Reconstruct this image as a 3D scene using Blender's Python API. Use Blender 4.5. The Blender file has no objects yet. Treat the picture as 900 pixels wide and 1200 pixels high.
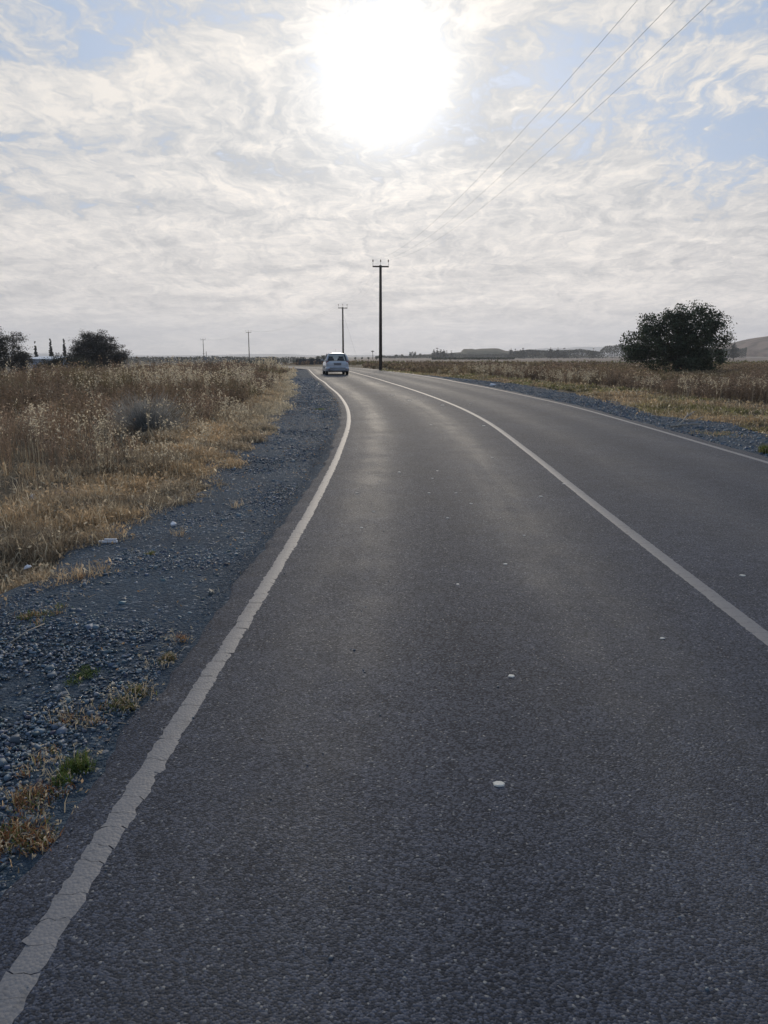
import bpy, bmesh, math, random
import numpy as np
from mathutils import Vector, Matrix
R_ = math.radians
rng = np.random.default_rng(7)
random.seed(7)
sc = bpy.context.scene
COL = sc.collection

# ------------------------------------------------------------------ camera
CAMZ = 1.55
PITCH = math.atan((600 - 417) / 900)
cam_d = bpy.data.cameras.new('camera')
cam = bpy.data.objects.new('camera', cam_d)
COL.objects.link(cam)
cam.location = (0, 0, CAMZ)
cam.rotation_euler = (math.pi / 2 - PITCH, 0, 0)
cam_d.sensor_fit = 'VERTICAL'
cam_d.sensor_height = 36
cam_d.lens = 27
cam_d.clip_start = 0.05
cam_d.clip_end = 30000
sc.camera = cam

# ------------------------------------------------------------------ sky
SUN_EL = R_(17.9)
SUN_DIR = Vector((0.0, math.cos(SUN_EL), math.sin(SUN_EL)))
world = bpy.data.worlds.new('World')
sc.world = world
world.use_nodes = True


class NT:
    def __init__(s, tree):
        s.t = tree
        tree.nodes.clear()

    def n(s, typ, inputs=None, **kw):
        nd = s.t.nodes.new(typ)
        for k, v in kw.items():
            setattr(nd, k, v)
        for k, v in (inputs or {}).items():
            s.set(nd.inputs[k], v)
        return nd

    def set(s, sock, v):
        if isinstance(v, bpy.types.NodeSocket):
            s.t.links.new(v, sock)
        elif isinstance(v, bpy.types.Node):
            s.t.links.new(v.outputs[0], sock)
        else:
            if hasattr(sock, 'default_value') and isinstance(v, (tuple, list)) and len(v) == 3 and sock.type == 'RGBA':
                v = (*v, 1)
            sock.default_value = v

    def m(s, op, a, b=0.0, c=0.0, clamp=False):
        nd = s.n('ShaderNodeMath', {0: a, 1: b, 2: c}, operation=op)
        nd.use_clamp = clamp
        return nd.outputs[0]

    def vm(s, op, a, b=(0, 0, 0)):
        nd = s.n('ShaderNodeVectorMath', {0: a, 1: b}, operation=op)
        return nd.outputs['Value'] if op in ('DOT_PRODUCT', 'LENGTH') else nd.outputs[0]

    def ramp(s, v, lo, hi, a=0.0, b=1.0, smooth=True):
        nd = s.n('ShaderNodeMapRange', {0: v, 1: lo, 2: hi, 3: a, 4: b})
        nd.interpolation_type = 'SMOOTHSTEP' if smooth else 'LINEAR'
        return nd.outputs[0]

    def mix(s, f, a, b, blend='MIX'):
        nd = s.n('ShaderNodeMix', data_type='RGBA', blend_type=blend)
        s.set(nd.inputs[0], f)
        s.set(nd.inputs[6], a)
        s.set(nd.inputs[7], b)
        return nd.outputs[2]

    def noise(s, vec, scale, detail=3, rough=0.5, dist=0.0, out='Fac'):
        nd = s.n('ShaderNodeTexNoise', {'Vector': vec, 'Scale': scale, 'Detail': detail, 'Roughness': rough, 'Distortion': dist})
        return nd.outputs[out]

    def mapping(s, vec, loc=(0, 0, 0), rot=(0, 0, 0), scale=(1, 1, 1)):
        return s.n('ShaderNodeMapping', {'Vector': vec, 'Location': loc, 'Rotation': rot, 'Scale': scale}).outputs[0]


def build_sky():
    t = NT(world.node_tree)
    out = t.n('ShaderNodeOutputWorld')
    sky = t.n('ShaderNodeTexSky', sky_type='NISHITA')
    sky.sun_disc = False
    sky.sun_elevation = SUN_EL
    sky.sun_rotation = 0.0
    sky.air_density = 1.0
    sky.dust_density = 1.5
    d = t.n('ShaderNodeTexCoord').outputs['Generated']
    d = t.vm('NORMALIZE', d)
    sep = t.n('ShaderNodeSeparateXYZ', {0: d})
    z = t.m('MAXIMUM', sep.outputs[2], 0.0)
    zz = t.m('ADD', z, 0.17)
    px = t.m('DIVIDE', sep.outputs[0], zz)
    py = t.m('DIVIDE', sep.outputs[1], zz)
    P = t.n('ShaderNodeCombineXYZ', {0: px, 1: py, 2: 0.0}).outputs[0]
    # clouds on a high layer
    warp = t.noise(P, 1.6, 5, 0.6, 0.0, 'Color')
    warp = t.vm('SUBTRACT', warp, (0.5, 0.5, 0.5))
    wsc = t.n('ShaderNodeVectorMath', {0: warp, 'Scale': 0.55}, operation='SCALE').outputs[0]
    Pw = t.vm('ADD', P, wsc)

    def cn(loc, rot, sc_, scale, detail, rough, amp):
        q = t.noise(t.mapping(Pw, loc, (0, 0, R_(rot)), sc_), scale, detail, rough, 0.4)
        return t.m('MULTIPLY', t.m('SUBTRACT', q, 0.5), amp)
    n1 = cn((3.1, 0.4, 0), -22, (0.8, 1.5, 1), 1.9, 5, 0.55, 2.4)
    n2 = cn((1.1, 4.4, 0), 32, (0.9, 1.4, 1), 7.5, 7, 0.60, 2.1)
    n3 = cn((5, 2, 0), -14, (1.9, 0.75, 1), 22.0, 6, 0.65, 1.7)
    # long combed fibres of cirrus
    n4 = cn((2, 7, 0), 9, (2.6, 0.40, 1), 7.5, 7, 0.62, 2.5)
    tex = t.m('ADD', t.m('ADD', t.m('MULTIPLY', n1, 0.8), t.m('MULTIPLY', n2, 0.7)), t.m('ADD', t.m('MULTIPLY', n3, 0.42), t.m('MULTIPLY', n4, 0.60)))
    # where the sheet opens to blue: high right and high left
    s = Vector(SUN_DIR)

    def lobe(px_, py_, rad):
        u = (px_ - 450) / 900
        v = (600 - py_) / 900
        dv = Vector((u, math.cos(PITCH) + v * math.sin(PITCH), -math.sin(PITCH) + v * math.cos(PITCH))).normalized()
        dt = t.vm('DOT_PRODUCT', d, tuple(dv))
        return t.ramp(dt, math.cos(R_(rad)), 1.0, 0, 1)
    gap = t.m('ADD', t.m('MULTIPLY', lobe(870, 105, 8), 0.40), t.m('MULTIPLY', lobe(690, 105, 6), 0.36))
    gap = t.m('ADD', gap, t.m('MULTIPLY', lobe(0, 120, 12), 0.28))
    gap = t.m('ADD', gap, t.m('MULTIPLY', lobe(190, 40, 8), 0.10))
    gap = t.m('ADD', gap, t.m('MULTIPLY', lobe(840, 185, 6), 0.25))
    gap = t.m('ADD', gap, t.m('MULTIPLY', t.ramp(z, 0.55, 0.9, 0, 1), 0.2))
    low = t.ramp(z, 0.0, 0.40, 0.5, 0.0)
    cov_in = t.m('ADD', t.m('SUBTRACT', tex, gap), low)
    cover = t.ramp(cov_in, -0.68, 0.0, 0.0, 1.0)
    shade = t.ramp(tex, -0.50, 0.50, 0.0, 1.0, False)
    # forward scattering of the thin cloud around the sun
    c = t.vm('DOT_PRODUCT', d, tuple(s))
    th = t.m('MULTIPLY', t.m('ARCCOSINE', t.m('MINIMUM', c, 0.999999)), 180 / math.pi)
    broad = t.m('EXPONENT', t.m('MULTIPLY', th, -1 / 30.0))
    core = t.m('EXPONENT', t.m('MULTIPLY', t.m('POWER', t.m('DIVIDE', th, 3.4), 2.0), -1.0))
    core2 = t.m('EXPONENT', t.m('MULTIPLY', th, -1 / 3.8))
    base = t.m('ADD', 4.05, t.m('MULTIPLY', broad, 2.0))
    base = t.m('MULTIPLY', base, t.ramp(z, 0.0, 0.28, 1.20, 1.0))
    base = t.m('MULTIPLY', base, t.ramp(th, 38.0, 110.0, 1.0, 0.6))
    lum = t.m('MULTIPLY', base, t.ramp(shade, 0, 1, 0.70, 1.24, False))
    glow = t.m('ADD', t.m('MULTIPLY', core, 6.0), t.m('MULTIPLY', core2, t.m('ADD', 4.4, t.m('MULTIPLY', tex, 3.0))))
    cw = t.mix(shade, (0.88, 0.95, 1.05), (1.02, 0.985, 0.945))
    away = t.ramp(th, 28.0, 80.0, 0.0, 1.0)
    cw = t.mix(away, cw, (0.60, 0.84, 1.25))
    horizon_tint = t.ramp(z, 0.0, 0.28, 1.0, 0.0)
    cw = t.mix(t.m('MULTIPLY', horizon_tint, 0.7), cw, (1.02, 0.945, 0.875))
    cw = t.mix(t.m('MULTIPLY', broad, 0.8), cw, (1.045, 0.985, 0.905), 'MULTIPLY')
    cloud = t.n('ShaderNodeVectorMath', {0: cw, 'Scale': lum}, operation='SCALE').outputs[0]
    blue = t.n('ShaderNodeVectorMath', {0: sky.outputs[0], 'Scale': 1.0}, operation='SCALE').outputs[0]
    # the clear patches keep the sky's own colour, veiled
    veil = t.n('ShaderNodeVectorMath', {0: (0.56, 0.75, 1.06), 'Scale': t.m('MULTIPLY', base, 0.88)}, operation='SCALE').outputs[0]
    blue = t.mix(0.92, blue, veil)
    skyc = t.mix(cover, blue, cloud)
    gv = t.n('ShaderNodeVectorMath', {0: (1.0, 0.97, 0.91), 'Scale': glow}, operation='SCALE').outputs[0]
    tot = t.vm('ADD', skyc, gv)
    bg = t.n('ShaderNodeBackground', {0: tot, 1: 0.115})
    t.t.links.new(bg.outputs[0], out.inputs[0])


build_sky()
world.cycles.sampling_method = 'MANUAL'
world.cycles.sample_map_resolution = 1024

sun_d = bpy.data.lights.new('sun', 'SUN')
sun_d.energy = 1.5
sun_d.angle = R_(10)
sun_d.color = (1.0, 0.88, 0.72)
sun = bpy.data.objects.new('sun', sun_d)
COL.objects.link(sun)
sun.rotation_euler = (-SUN_DIR).to_track_quat('-Z', 'Y').to_euler()
sun.location = (0, 0, 60)

sc.view_settings.view_transform = 'Standard'
sc.view_settings.look = 'None'
sc.view_settings.exposure = 0.3
sc.view_settings.gamma = 1.0
sc.view_settings.use_curve_mapping = False
sc.render.engine = 'CYCLES'
sc.cycles.max_bounces = 6
sc.cycles.transparent_max_bounces = 12
sc.cycles.volume_bounces = 1
sc.cycles.use_denoising = True


# ------------------------------------------------------------------ helpers
def at(px, py, Y):
    """world point whose picture position is (px, py) of the 900x1200 photo, on the plane y = Y"""
    u = (px - 450) / 900
    v = (600 - py) / 900
    d = Vector((u, math.cos(PITCH) + v * math.sin(PITCH), -math.sin(PITCH) + v * math.cos(PITCH)))
    return Vector((0, 0, CAMZ)) + d * (Y / d.y)


def tag(o, label=None, cat=None, group=None, kind=None):
    if label:
        o['label'] = label
    if cat:
        o['category'] = cat
    if group:
        o['group'] = group
    if kind:
        o['kind'] = kind
    return o


def empty(name, loc, rz=0.0):
    o = bpy.data.objects.new(name, None)
    COL.objects.link(o)
    o.location = loc
    o.rotation_euler = (0, 0, rz)
    o.empty_display_size = 0.2
    return o


def link_mesh(name, me, mats, parent=None):
    o = bpy.data.objects.new(name, me)
    COL.objects.link(o)
    for m in (mats if isinstance(mats, (list, tuple)) else [mats]):
        me.materials.append(m)
    if parent:
        o.parent = parent
    return o


def np_mesh(name, V, Q=None, T=None, tint=None, smooth=False):
    me = bpy.data.meshes.new(name)
    V = np.asarray(V, np.float32)
    me.vertices.add(len(V))
    me.vertices.foreach_set('co', V.ravel())
    loops, starts = [], []
    k = 0
    for F, n in ((Q, 4), (T, 3)):
        if F is not None and len(F):
            F = np.asarray(F, np.int32)
            loops.append(F.ravel())
            starts.append(k + np.arange(len(F)) * n)
            k += len(F) * n
    L = np.concatenate(loops)
    S = np.concatenate(starts).astype(np.int32)
    me.loops.add(len(L))
    me.loops.foreach_set('vertex_index', L)
    me.polygons.add(len(S))
    me.polygons.foreach_set('loop_start', S)
    me.update(calc_edges=True)
    me.validate()
    if tint is not None:
        a = me.color_attributes.new('tint', 'FLOAT_COLOR', 'POINT')
        c = np.ones((len(V), 4), np.float32)
        c[:, :3] = tint
        a.data.foreach_set('color', c.ravel())
    if smooth:
        me.polygons.foreach_set('use_smooth', np.ones(len(S), bool))
    return me


class MB:
    """collects simple shapes into one mesh"""
    def __init__(s):
        s.bm = bmesh.new()

    def box(s, c, size, rot=None, taper=1.0):
        hx, hy, hz = size[0] / 2, size[1] / 2, size[2] / 2
        vs = []
        for dz in (-1, 1):
            k = taper if dz > 0 else 1
            for dx, dy in ((-1, -1), (1, -1), (1, 1), (-1, 1)):
                p = Vector((dx * hx * k, dy * hy * k, dz * hz))
                if rot:
                    p = rot @ p
                vs.append(s.bm.verts.new(p + Vector(c)))
        for f in ((3, 2, 1, 0), (4, 5, 6, 7), (0, 1, 5, 4), (1, 2, 6, 5), (2, 3, 7, 6), (3, 0, 4, 7)):
            s.bm.faces.new([vs[i] for i in f])
        return s

    def tube(s, pts, rad, n=10, caps=True):
        pts = [Vector(p) for p in pts]
        if not isinstance(rad, (list, tuple)):
            rad = [rad] * len(pts)
        rings = []
        for i, p in enumerate(pts):
            a = pts[max(i - 1, 0)]
            b = pts[min(i + 1, len(pts) - 1)]
            t = (b - a).normalized()
            q = t.to_track_quat('Z', 'Y')
            rings.append([s.bm.verts.new(p + q @ Vector((math.cos(k * 2 * math.pi / n) * rad[i], math.sin(k * 2 * math.pi / n) * rad[i], 0))) for k in range(n)])
        for r0, r1 in zip(rings[:-1], rings[1:]):
            for k in range(n):
                s.bm.faces.new((r0[k], r0[(k + 1) % n], r1[(k + 1) % n], r1[k]))
        if caps:
            s.bm.faces.new(list(reversed(rings[0])))
            s.bm.faces.new(rings[-1])
        return s

    def poly(s, pts, both=False):
        vs = [s.bm.verts.new(Vector(p)) for p in pts]
        s.bm.faces.new(vs)
        return s

    def slab(s, pts, thick):
        """closed plate: polygon pushed along its normal"""
        pts = [Vector(p) for p in pts]
        nrm = (pts[1] - pts[0]).cross(pts[2] - pts[0]).normalized() * thick
        a = [s.bm.verts.new(p) for p in pts]
        b = [s.bm.verts.new(p - nrm) for p in pts]
        s.bm.faces.new(a)
        s.bm.faces.new(list(reversed(b)))
        n = len(pts)
        for i in range(n):
            s.bm.faces.new((a[i], b[i], b[(i + 1) % n], a[(i + 1) % n]))
        return s

    def build(s, name, mat, parent=None, smooth=False, bevel=0, seg=2):
        bmesh.ops.recalc_face_normals(s.bm, faces=s.bm.faces)
        me = bpy.data.meshes.new(name)
        s.bm.to_mesh(me)
        s.bm.free()
        o = link_mesh(name, me, mat, parent)
        if smooth:
            for p in me.polygons:
                p.use_smooth = True
        if bevel:
            m = o.modifiers.new('bevel', 'BEVEL')
            m.width = bevel
            m.segments = seg
            m.limit_method = 'ANGLE'
            m.angle_limit = R_(35)
        return o


# ------------------------------------------------------------------ materials
def mat(name):
    m = bpy.data.materials.new(name)
    m.use_nodes = True
    t = NT(m.node_tree)
    out = t.n('ShaderNodeOutputMaterial')
    return m, t, out


def simple(name, col, rough=0.6, metal=0.0, var=0.12, scale=8.0, bump=0.0, spec=0.5, coat=0.0):
    m, t, out = mat(name)
    P = t.n('ShaderNodeTexCoord').outputs['Object']
    n = t.noise(P, scale, 5, 0.6)
    c = t.mix(n, tuple(x * (1 - var) for x in col), tuple(min(1, x * (1 + var)) for x in col))
    b = t.n('ShaderNodeBsdfPrincipled', {'Base Color': c, 'Roughness': t.ramp(n, 0, 1, rough * 0.85, min(1, rough * 1.15), False), 'Metallic': metal, 'Specular IOR Level': spec, 'Coat Weight': coat})
    if bump:
        bn = t.n('ShaderNodeBump', {'Strength': bump, 'Distance': 0.01, 'Height': t.noise(P, scale * 6, 5, 0.6)})
        t.set(b.inputs['Normal'], bn.outputs[0])
    t.t.links.new(b.outputs[0], out.inputs[0])
    return m


def foliage(name, trans=0.35, rough=0.7, gain=1.0, spec=0.25):
    """leaf and stem colour comes from the plant's own tint; thin, so some light passes through"""
    m, t, out = mat(name)
    a = t.n('ShaderNodeAttribute', attribute_name='tint').outputs['Color']
    a = t.n('ShaderNodeVectorMath', {0: a, 'Scale': gain}, operation='SCALE').outputs[0]
    b = t.n('ShaderNodeBsdfPrincipled', {'Base Color': a, 'Roughness': rough, 'Specular IOR Level': spec})
    tr = t.n('ShaderNodeBsdfTranslucent', {0: a})
    mx = t.n('ShaderNodeMixShader', {0: trans, 1: b.outputs[0], 2: tr.outputs[0]})
    t.t.links.new(mx.outputs[0], out.inputs[0])
    return m


def asphalt_mat():
    m, t, out = mat('asphalt')
    P = t.n('ShaderNodeNewGeometry').outputs['Position']
    uv = t.n('ShaderNodeUVMap', uv_map='UVMap').outputs[0]
    su = t.n('ShaderNodeSeparateXYZ', {0: uv})
    u, v = su.outputs[0], su.outputs[1]
    vor = t.n('ShaderNodeTexVoronoi', {'Vector': P, 'Scale': 135.0})
    rnd = t.n('ShaderNodeSeparateXYZ', {0: vor.outputs['Color']}).outputs[0]
    stone = t.ramp(rnd, 0.1, 1.0, 0.52, 1.65)
    pale = t.ramp(rnd, 0.975, 0.99, 0.0, 1.0)
    vor2 = t.n('ShaderNodeTexVoronoi', {'Vector': P, 'Scale': 46.0})
    r2 = t.n('ShaderNodeSeparateXYZ', {0: vor2.outputs['Color']}).outputs[1]
    chip = t.m('MULTIPLY', t.ramp(r2, 0.986, 0.992, 0.0, 1.0), t.ramp(vor2.outputs['Distance'], 0.16, 0.24, 1.0, 0.0))
    big = t.noise(P, 0.55, 5, 0.6)
    mid = t.noise(P, 6.0, 5, 0.65)
    L = t.n('ShaderNodeCombineXYZ', {0: t.m('MULTIPLY', u, 1.6), 1: t.m('MULTIPLY', v, 0.09), 2: 0.0}).outputs[0]
    streak = t.noise(L, 1.4, 4, 0.6)

    def band(c0, w):
        q = t.m('DIVIDE', t.m('SUBTRACT', u, c0), w)
        return t.m('EXPONENT', t.m('MULTIPLY', t.m('POWER', t.m('ABSOLUTE', q), 2.0), -1.0))
    track = t.m('ADD', band(0.55, 0.34), band(2.05, 0.42))
    track = t.m('ADD', track, t.m('MULTIPLY', t.m('ADD', band(4.05, 0.4), band(5.5, 0.35)), 0.6))
    track = t.m('MULTIPLY', track, t.m('MULTIPLY', t.ramp(streak, 0.25, 0.7, 0.45, 1.1), t.ramp(t.noise(P, 1.7, 5, 0.65), 0.3, 0.65, 0.6, 1.15)))
    oil = t.m('MULTIPLY', t.m('ADD', band(1.28, 0.33), band(4.8, 0.3)), t.ramp(streak, 0.3, 0.7, 1.0, 0.5))
    tone = t.m('MULTIPLY', stone, t.ramp(big, 0.3, 0.7, 0.86, 1.14))
    tone = t.m('MULTIPLY', tone, t.ramp(mid, 0.3, 0.7, 0.88, 1.12))
    tone = t.m('MULTIPLY', tone, t.m('ADD', 1.0, t.m('SUBTRACT', t.m('MULTIPLY', track, 0.12), t.m('MULTIPLY', oil, 0.12))))
    col = t.n('ShaderNodeVectorMath', {0: (0.041, 0.047, 0.064), 'Scale': tone}, operation='SCALE').outputs[0]
    col = t.mix(t.m('MULTIPLY', track, 0.35), col, (0.068, 0.067, 0.066))
    # fine hairline crazing
    cr = t.n('ShaderNodeTexVoronoi', {'Vector': t.vm('ADD', P, t.n('ShaderNodeVectorMath', {0: t.noise(P, 3.0, 4, 0.6, 0, 'Color'), 'Scale': 0.35}, operation='SCALE').outputs[0]), 'Scale': 0.8}, feature='DISTANCE_TO_EDGE')
    crack = t.m('MULTIPLY', t.ramp(cr.outputs[0], 0.0, 0.004, 1.0, 0.0), t.ramp(big, 0.5, 0.62, 0.0, 0.5))
    col = t.mix(crack, col, (0.02, 0.02, 0.022))
    col = t.mix(t.m('MULTIPLY', pale, 0.55), col, (0.26, 0.25, 0.23))
    col = t.mix(t.m('MULTIPLY', chip, 0.75), col, (0.32, 0.31, 0.28))
    rough = t.m('SUBTRACT', t.ramp(rnd, 0, 1, 0.92, 0.80), t.m('MULTIPLY', track, 0.125))
    h = t.m('ADD', t.m('MULTIPLY', vor.outputs['Distance'], -1.0), t.m('MULTIPLY', rnd, 0.7))
    h = t.m('ADD', h, t.m('MULTIPLY', t.noise(P, 30.0, 4, 0.6), 0.9))
    h = t.m('SUBTRACT', h, t.m('MULTIPLY', crack, 2.0))
    bn = t.n('ShaderNodeBump', {'Strength': 0.8, 'Distance': 0.0027, 'Height': h})
    b = t.n('ShaderNodeBsdfPrincipled', {'Base Color': col, 'Roughness': rough, 'Normal': bn.outputs[0], 'Specular IOR Level': 0.26})
    t.t.links.new(b.outputs[0], out.inputs[0])
    return m


def paint_mat():
    m, t, out = mat('worn_road_paint')
    P = t.n('ShaderNodeNewGeometry').outputs['Position']
    n = t.noise(P, 24.0, 6, 0.7)
    w = t.noise(P, 2.2, 4, 0.6)
    vor = t.n('ShaderNodeTexVoronoi', {'Vector': P, 'Scale': 95.0})
    worn = t.ramp(t.m('ADD', t.m('MULTIPLY', n, 0.6), t.m('MULTIPLY', w, 0.4)), 0.52, 0.64, 0.0, 0.55)
    pits = t.ramp(t.n('ShaderNodeTexVoronoi', {'Vector': P, 'Scale': 135.0}).outputs['Distance'], 0.05, 0.3, 0.55, 0.0)
    worn = t.m('MAXIMUM', worn, t.m('MULTIPLY', pits, t.ramp(w, 0.35, 0.6)))
    c = t.mix(t.noise(P, 60, 4, 0.7), (0.125, 0.125, 0.132), (0.20, 0.195, 0.202))
    c = t.mix(worn, c, (0.08, 0.08, 0.085))
    bn = t.n('ShaderNodeBump', {'Strength': 0.5, 'Distance': 0.003, 'Height': t.m('ADD', t.m('MULTIPLY', vor.outputs['Distance'], -1.0), n)})
    b = t.n('ShaderNodeBsdfPrincipled', {'Base Color': c, 'Roughness': 0.68, 'Specular IOR Level': 0.42, 'Normal': bn.outputs[0]})
    t.t.links.new(b.outputs[0], out.inputs[0])
    return m


def gravel_mat():
    m, t, out = mat('gravel')
    P = t.n('ShaderNodeNewGeometry').outputs['Position']
    uv = t.n('ShaderNodeUVMap', uv_map='UVMap').outputs[0]
    su = t.n('ShaderNodeSeparateXYZ', {0: uv})
    v1 = t.n('ShaderNodeTexVoronoi', {'Vector': P, 'Scale': 42.0})
    v2 = t.n('ShaderNodeTexVoronoi', {'Vector': P, 'Scale': 120.0})
    r1 = t.n('ShaderNodeSeparateXYZ', {0: v1.outputs['Color']}).outputs[0]
    big = t.noise(P, 1.3, 5, 0.6)
    dust = t.m('MULTIPLY', t.ramp(su.outputs[0], 0.62, 0.95, 0.0, 1.0), t.ramp(big, 0.3, 0.6, 0.4, 1.0))
    c = t.mix(r1, (0.042, 0.066, 0.092), (0.082, 0.115, 0.150))
    c = t.mix(t.m('MULTIPLY', dust, 0.45), c, (0.10, 0.12, 0.14))
    c = t.mix(t.m('MULTIPLY', t.ramp(big, 0.35, 0.65, 0.5, 0.0), 1.0), c, (0.05, 0.062, 0.08))
    c = t.mix(t.ramp(r1, 0.96, 0.98, 0.0, 0.6), c, (0.3, 0.31, 0.33))
    h = t.m('ADD', t.m('MULTIPLY', v1.outputs['Distance'], -1.0), t.m('MULTIPLY', v2.outputs['Distance'], -0.4))
    h = t.m('ADD', h, t.m('MULTIPLY', r1, 0.6))
    bn = t.n('ShaderNodeBump', {'Strength': 1.0, 'Distance': 0.02, 'Height': h})
    b = t.n('ShaderNodeBsdfPrincipled', {'Base Color': c, 'Roughness': 0.95, 'Normal': bn.outputs[0], 'Specular IOR Level': 0.12})
    t.t.links.new(b.outputs[0], out.inputs[0])
    return m


def ground_mat():
    m, t, out = mat('dry_ground')
    P = t.n('ShaderNodeNewGeometry').outputs['Position']
    sp = t.n('ShaderNodeSeparateXYZ', {0: P})
    r = t.vm('LENGTH', P)
    n = t.noise(P, 1.1, 6, 0.65)
    nf = t.noise(P, 22.0, 5, 0.7)
    litter = t.mix(t.ramp(n, 0.35, 0.65), (0.075, 0.058, 0.042), (0.15, 0.12, 0.08))
    litter = t.mix(t.ramp(nf, 0.45, 0.7), litter, (0.20, 0.165, 0.11))
    # far stubble fields, in strips
    F = t.mapping(P, (0, 0, 0), (0, 0, R_(14)), (0.0035, 0.012, 1))
    fld = t.n('ShaderNodeTexVoronoi', {'Vector': F, 'Scale': 1.0})
    fr = t.n('ShaderNodeSeparateXYZ', {0: fld.outputs['Color']}).outputs[0]
    stub = t.mix(fr, (0.20, 0.155, 0.125), (0.30, 0.245, 0.205))
    rows = t.noise(t.mapping(P, (0, 0, 0), (0, 0, R_(-20)), (0.02, 0.4, 1)), 1.0, 4, 0.6)
    stub = t.mix(t.ramp(rows, 0.35, 0.7, 0, 0.5), stub, (0.15, 0.115, 0.085))
    scrub = t.noise(t.mapping(P, (7, 3, 0), (0, 0, 0), (0.012, 0.05, 1)), 1.0, 5, 0.6)
    stub = t.mix(t.ramp(scrub, 0.56, 0.66, 0, 0.8), stub, (0.07, 0.075, 0.045))
    stub = t.mix(t.ramp(sp.outputs[0], -8, -60), stub, t.mix(rows, (0.085, 0.07, 0.05), (0.15, 0.12, 0.085)))
    c = t.mix(t.ramp(r, 85, 150), litter, stub)
    bn = t.n('ShaderNodeBump', {'Strength': 0.8, 'Distance': 0.03, 'Height': nf})
    b = t.n('ShaderNodeBsdfPrincipled', {'Base Color': c, 'Roughness': 0.95, 'Normal': bn.outputs[0], 'Specular IOR Level': 0.1})
    t.t.links.new(b.outputs[0], out.inputs[0])
    return m


M_asphalt = asphalt_mat()
M_paint = paint_mat()
M_gravel = gravel_mat()
M_ground = ground_mat()
M_leaf = foliage('leaves', 0.3, gain=1.0)
M_dry = foliage('dry_stems', 0.48, rough=0.55, gain=1.12)
M_wood = simple('weathered_wood', (0.06, 0.045, 0.035), 0.85, var=0.3, scale=4, bump=0.4)
M_bark = simple('bark', (0.07, 0.055, 0.042), 0.9, var=0.3, scale=6, bump=0.6)
M_steel = simple('galvanised_steel', (0.22, 0.23, 0.24), 0.5, 0.6)
M_wire = simple('aluminium_wire', (0.45, 0.45, 0.47), 0.5, 0.2)
M_ceram = simple('brown_porcelain', (0.10, 0.05, 0.035), 0.3)

# ------------------------------------------------------------------ the lie of the land
ST = [  # y order: left line x,y | centre line | right line
    ((-0.98, -8), (2.0, -8), (5.3, -8)), ((-0.95, -2), (2.03, -2), (5.33, -2)), ((-0.92, 1.5), (2.07, 1.5), (5.35, 1.5)), ((-0.80, 4.8), (2.12, 4.8), (5.38, 4.8)),
    ((-0.72, 8), (2.17, 8), (5.4, 8)), ((-0.70, 12), (2.26, 12), (5.42, 12)), ((-0.78, 17), (2.3, 17), (5.42, 17)),
    ((-1.07, 22), (2.07, 22), (5.32, 22)), ((-1.65, 28), (1.52, 28), (4.88, 28)), ((-2.4, 34), (0.84, 34), (4.32, 34)),
    ((-3.0, 39), (0.20, 39), (3.7, 39)), ((-3.7, 44), (-0.5, 44.5), (3.0, 45)), ((-4.95, 54), (-1.9, 54.5), (1.3, 55)), ((-5.9, 62), (-3.15, 63), (-0.45, 63.5)),
    ((-6.7, 67), (-4.7, 69.5), (-2.9, 72.3)), ((-9.0, 70.6), (-7.6, 74.0), (-6.4, 77.5)), ((-14.0, 73.6), (-13.3, 77.3), (-12.6, 81)),
    ((-25, 77), (-24.5, 80.8), (-24, 84.5)), ((-45, 82), (-44.5, 85.6), (-44, 89)), ((-75, 90), (-74.5, 93.6), (-74, 97))]


def smooth_path(P, n=8):
    P = [np.array(p, float) for p in P]
    out = []
    for i in range(len(P) - 1):
        p0 = P[max(i - 1, 0)]
        p1, p2 = P[i], P[i + 1]
        p3 = P[min(i + 2, len(P) - 1)]
        for k in range(n):
            t = k / n
            out.append(0.5 * ((2 * p1) + (-p0 + p2) * t + (2 * p0 - 5 * p1 + 4 * p2 - p3) * t * t + (-p0 + 3 * p1 - 3 * p2 + p3) * t ** 3))
    out.append(P[-1])
    return np.array(out)


LP = smooth_path([s[0] for s in ST])
CP = smooth_path([s[1] for s in ST])
RP = smooth_path([s[2] for s in ST])


def sstep(x, a, b):
    t = np.clip((x - a) / (b - a), 0, 1)
    return t * t * (3 - 2 * t)


def H(x, y):
    x = np.asarray(x, float)
    y = np.asarray(y, float)
    r = np.hypot(x * 0.6, np.maximum(y, 0))
    z = np.interp(r, [0, 72, 80, 88, 100, 125, 200, 600, 1500, 8000], [0, 0.48, 0.50, 0.48, 0.36, 0.12, -0.05, -0.3, -0.3, 0.0])
    z = z - 2.3 * sstep(-x, 13, 30) * sstep(y, 22, 50) - 1.5 * sstep(-x, 25, 60) * sstep(y, 70, 110) * (1 - sstep(y, 220, 400))
    return z


def dC(x, y):
    x = np.asarray(x, float).ravel()
    y = np.asarray(y, float).ravel()
    best = np.full(x.shape, 1e9)
    for a, b in zip(CP[::4][:-1], CP[::4][1:]):
        ab = b - a
        t = np.clip(((x - a[0]) * ab[0] + (y - a[1]) * ab[1]) / (ab @ ab), 0, 1)
        best = np.minimum(best, np.hypot(x - a[0] - t * ab[0], y - a[1] - t * ab[1]))
    return best


def lump(x, y):
    return 0.05 * np.sin(x * 1.7 + 1.3 * np.sin(y * 0.9)) * np.cos(y * 1.3 + x * 0.4) + 0.04 * np.sin(x * 3.9 + y * 2.7) + 0.06 * np.sin(x * .45 + 2) * np.sin(y * .37)


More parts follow.
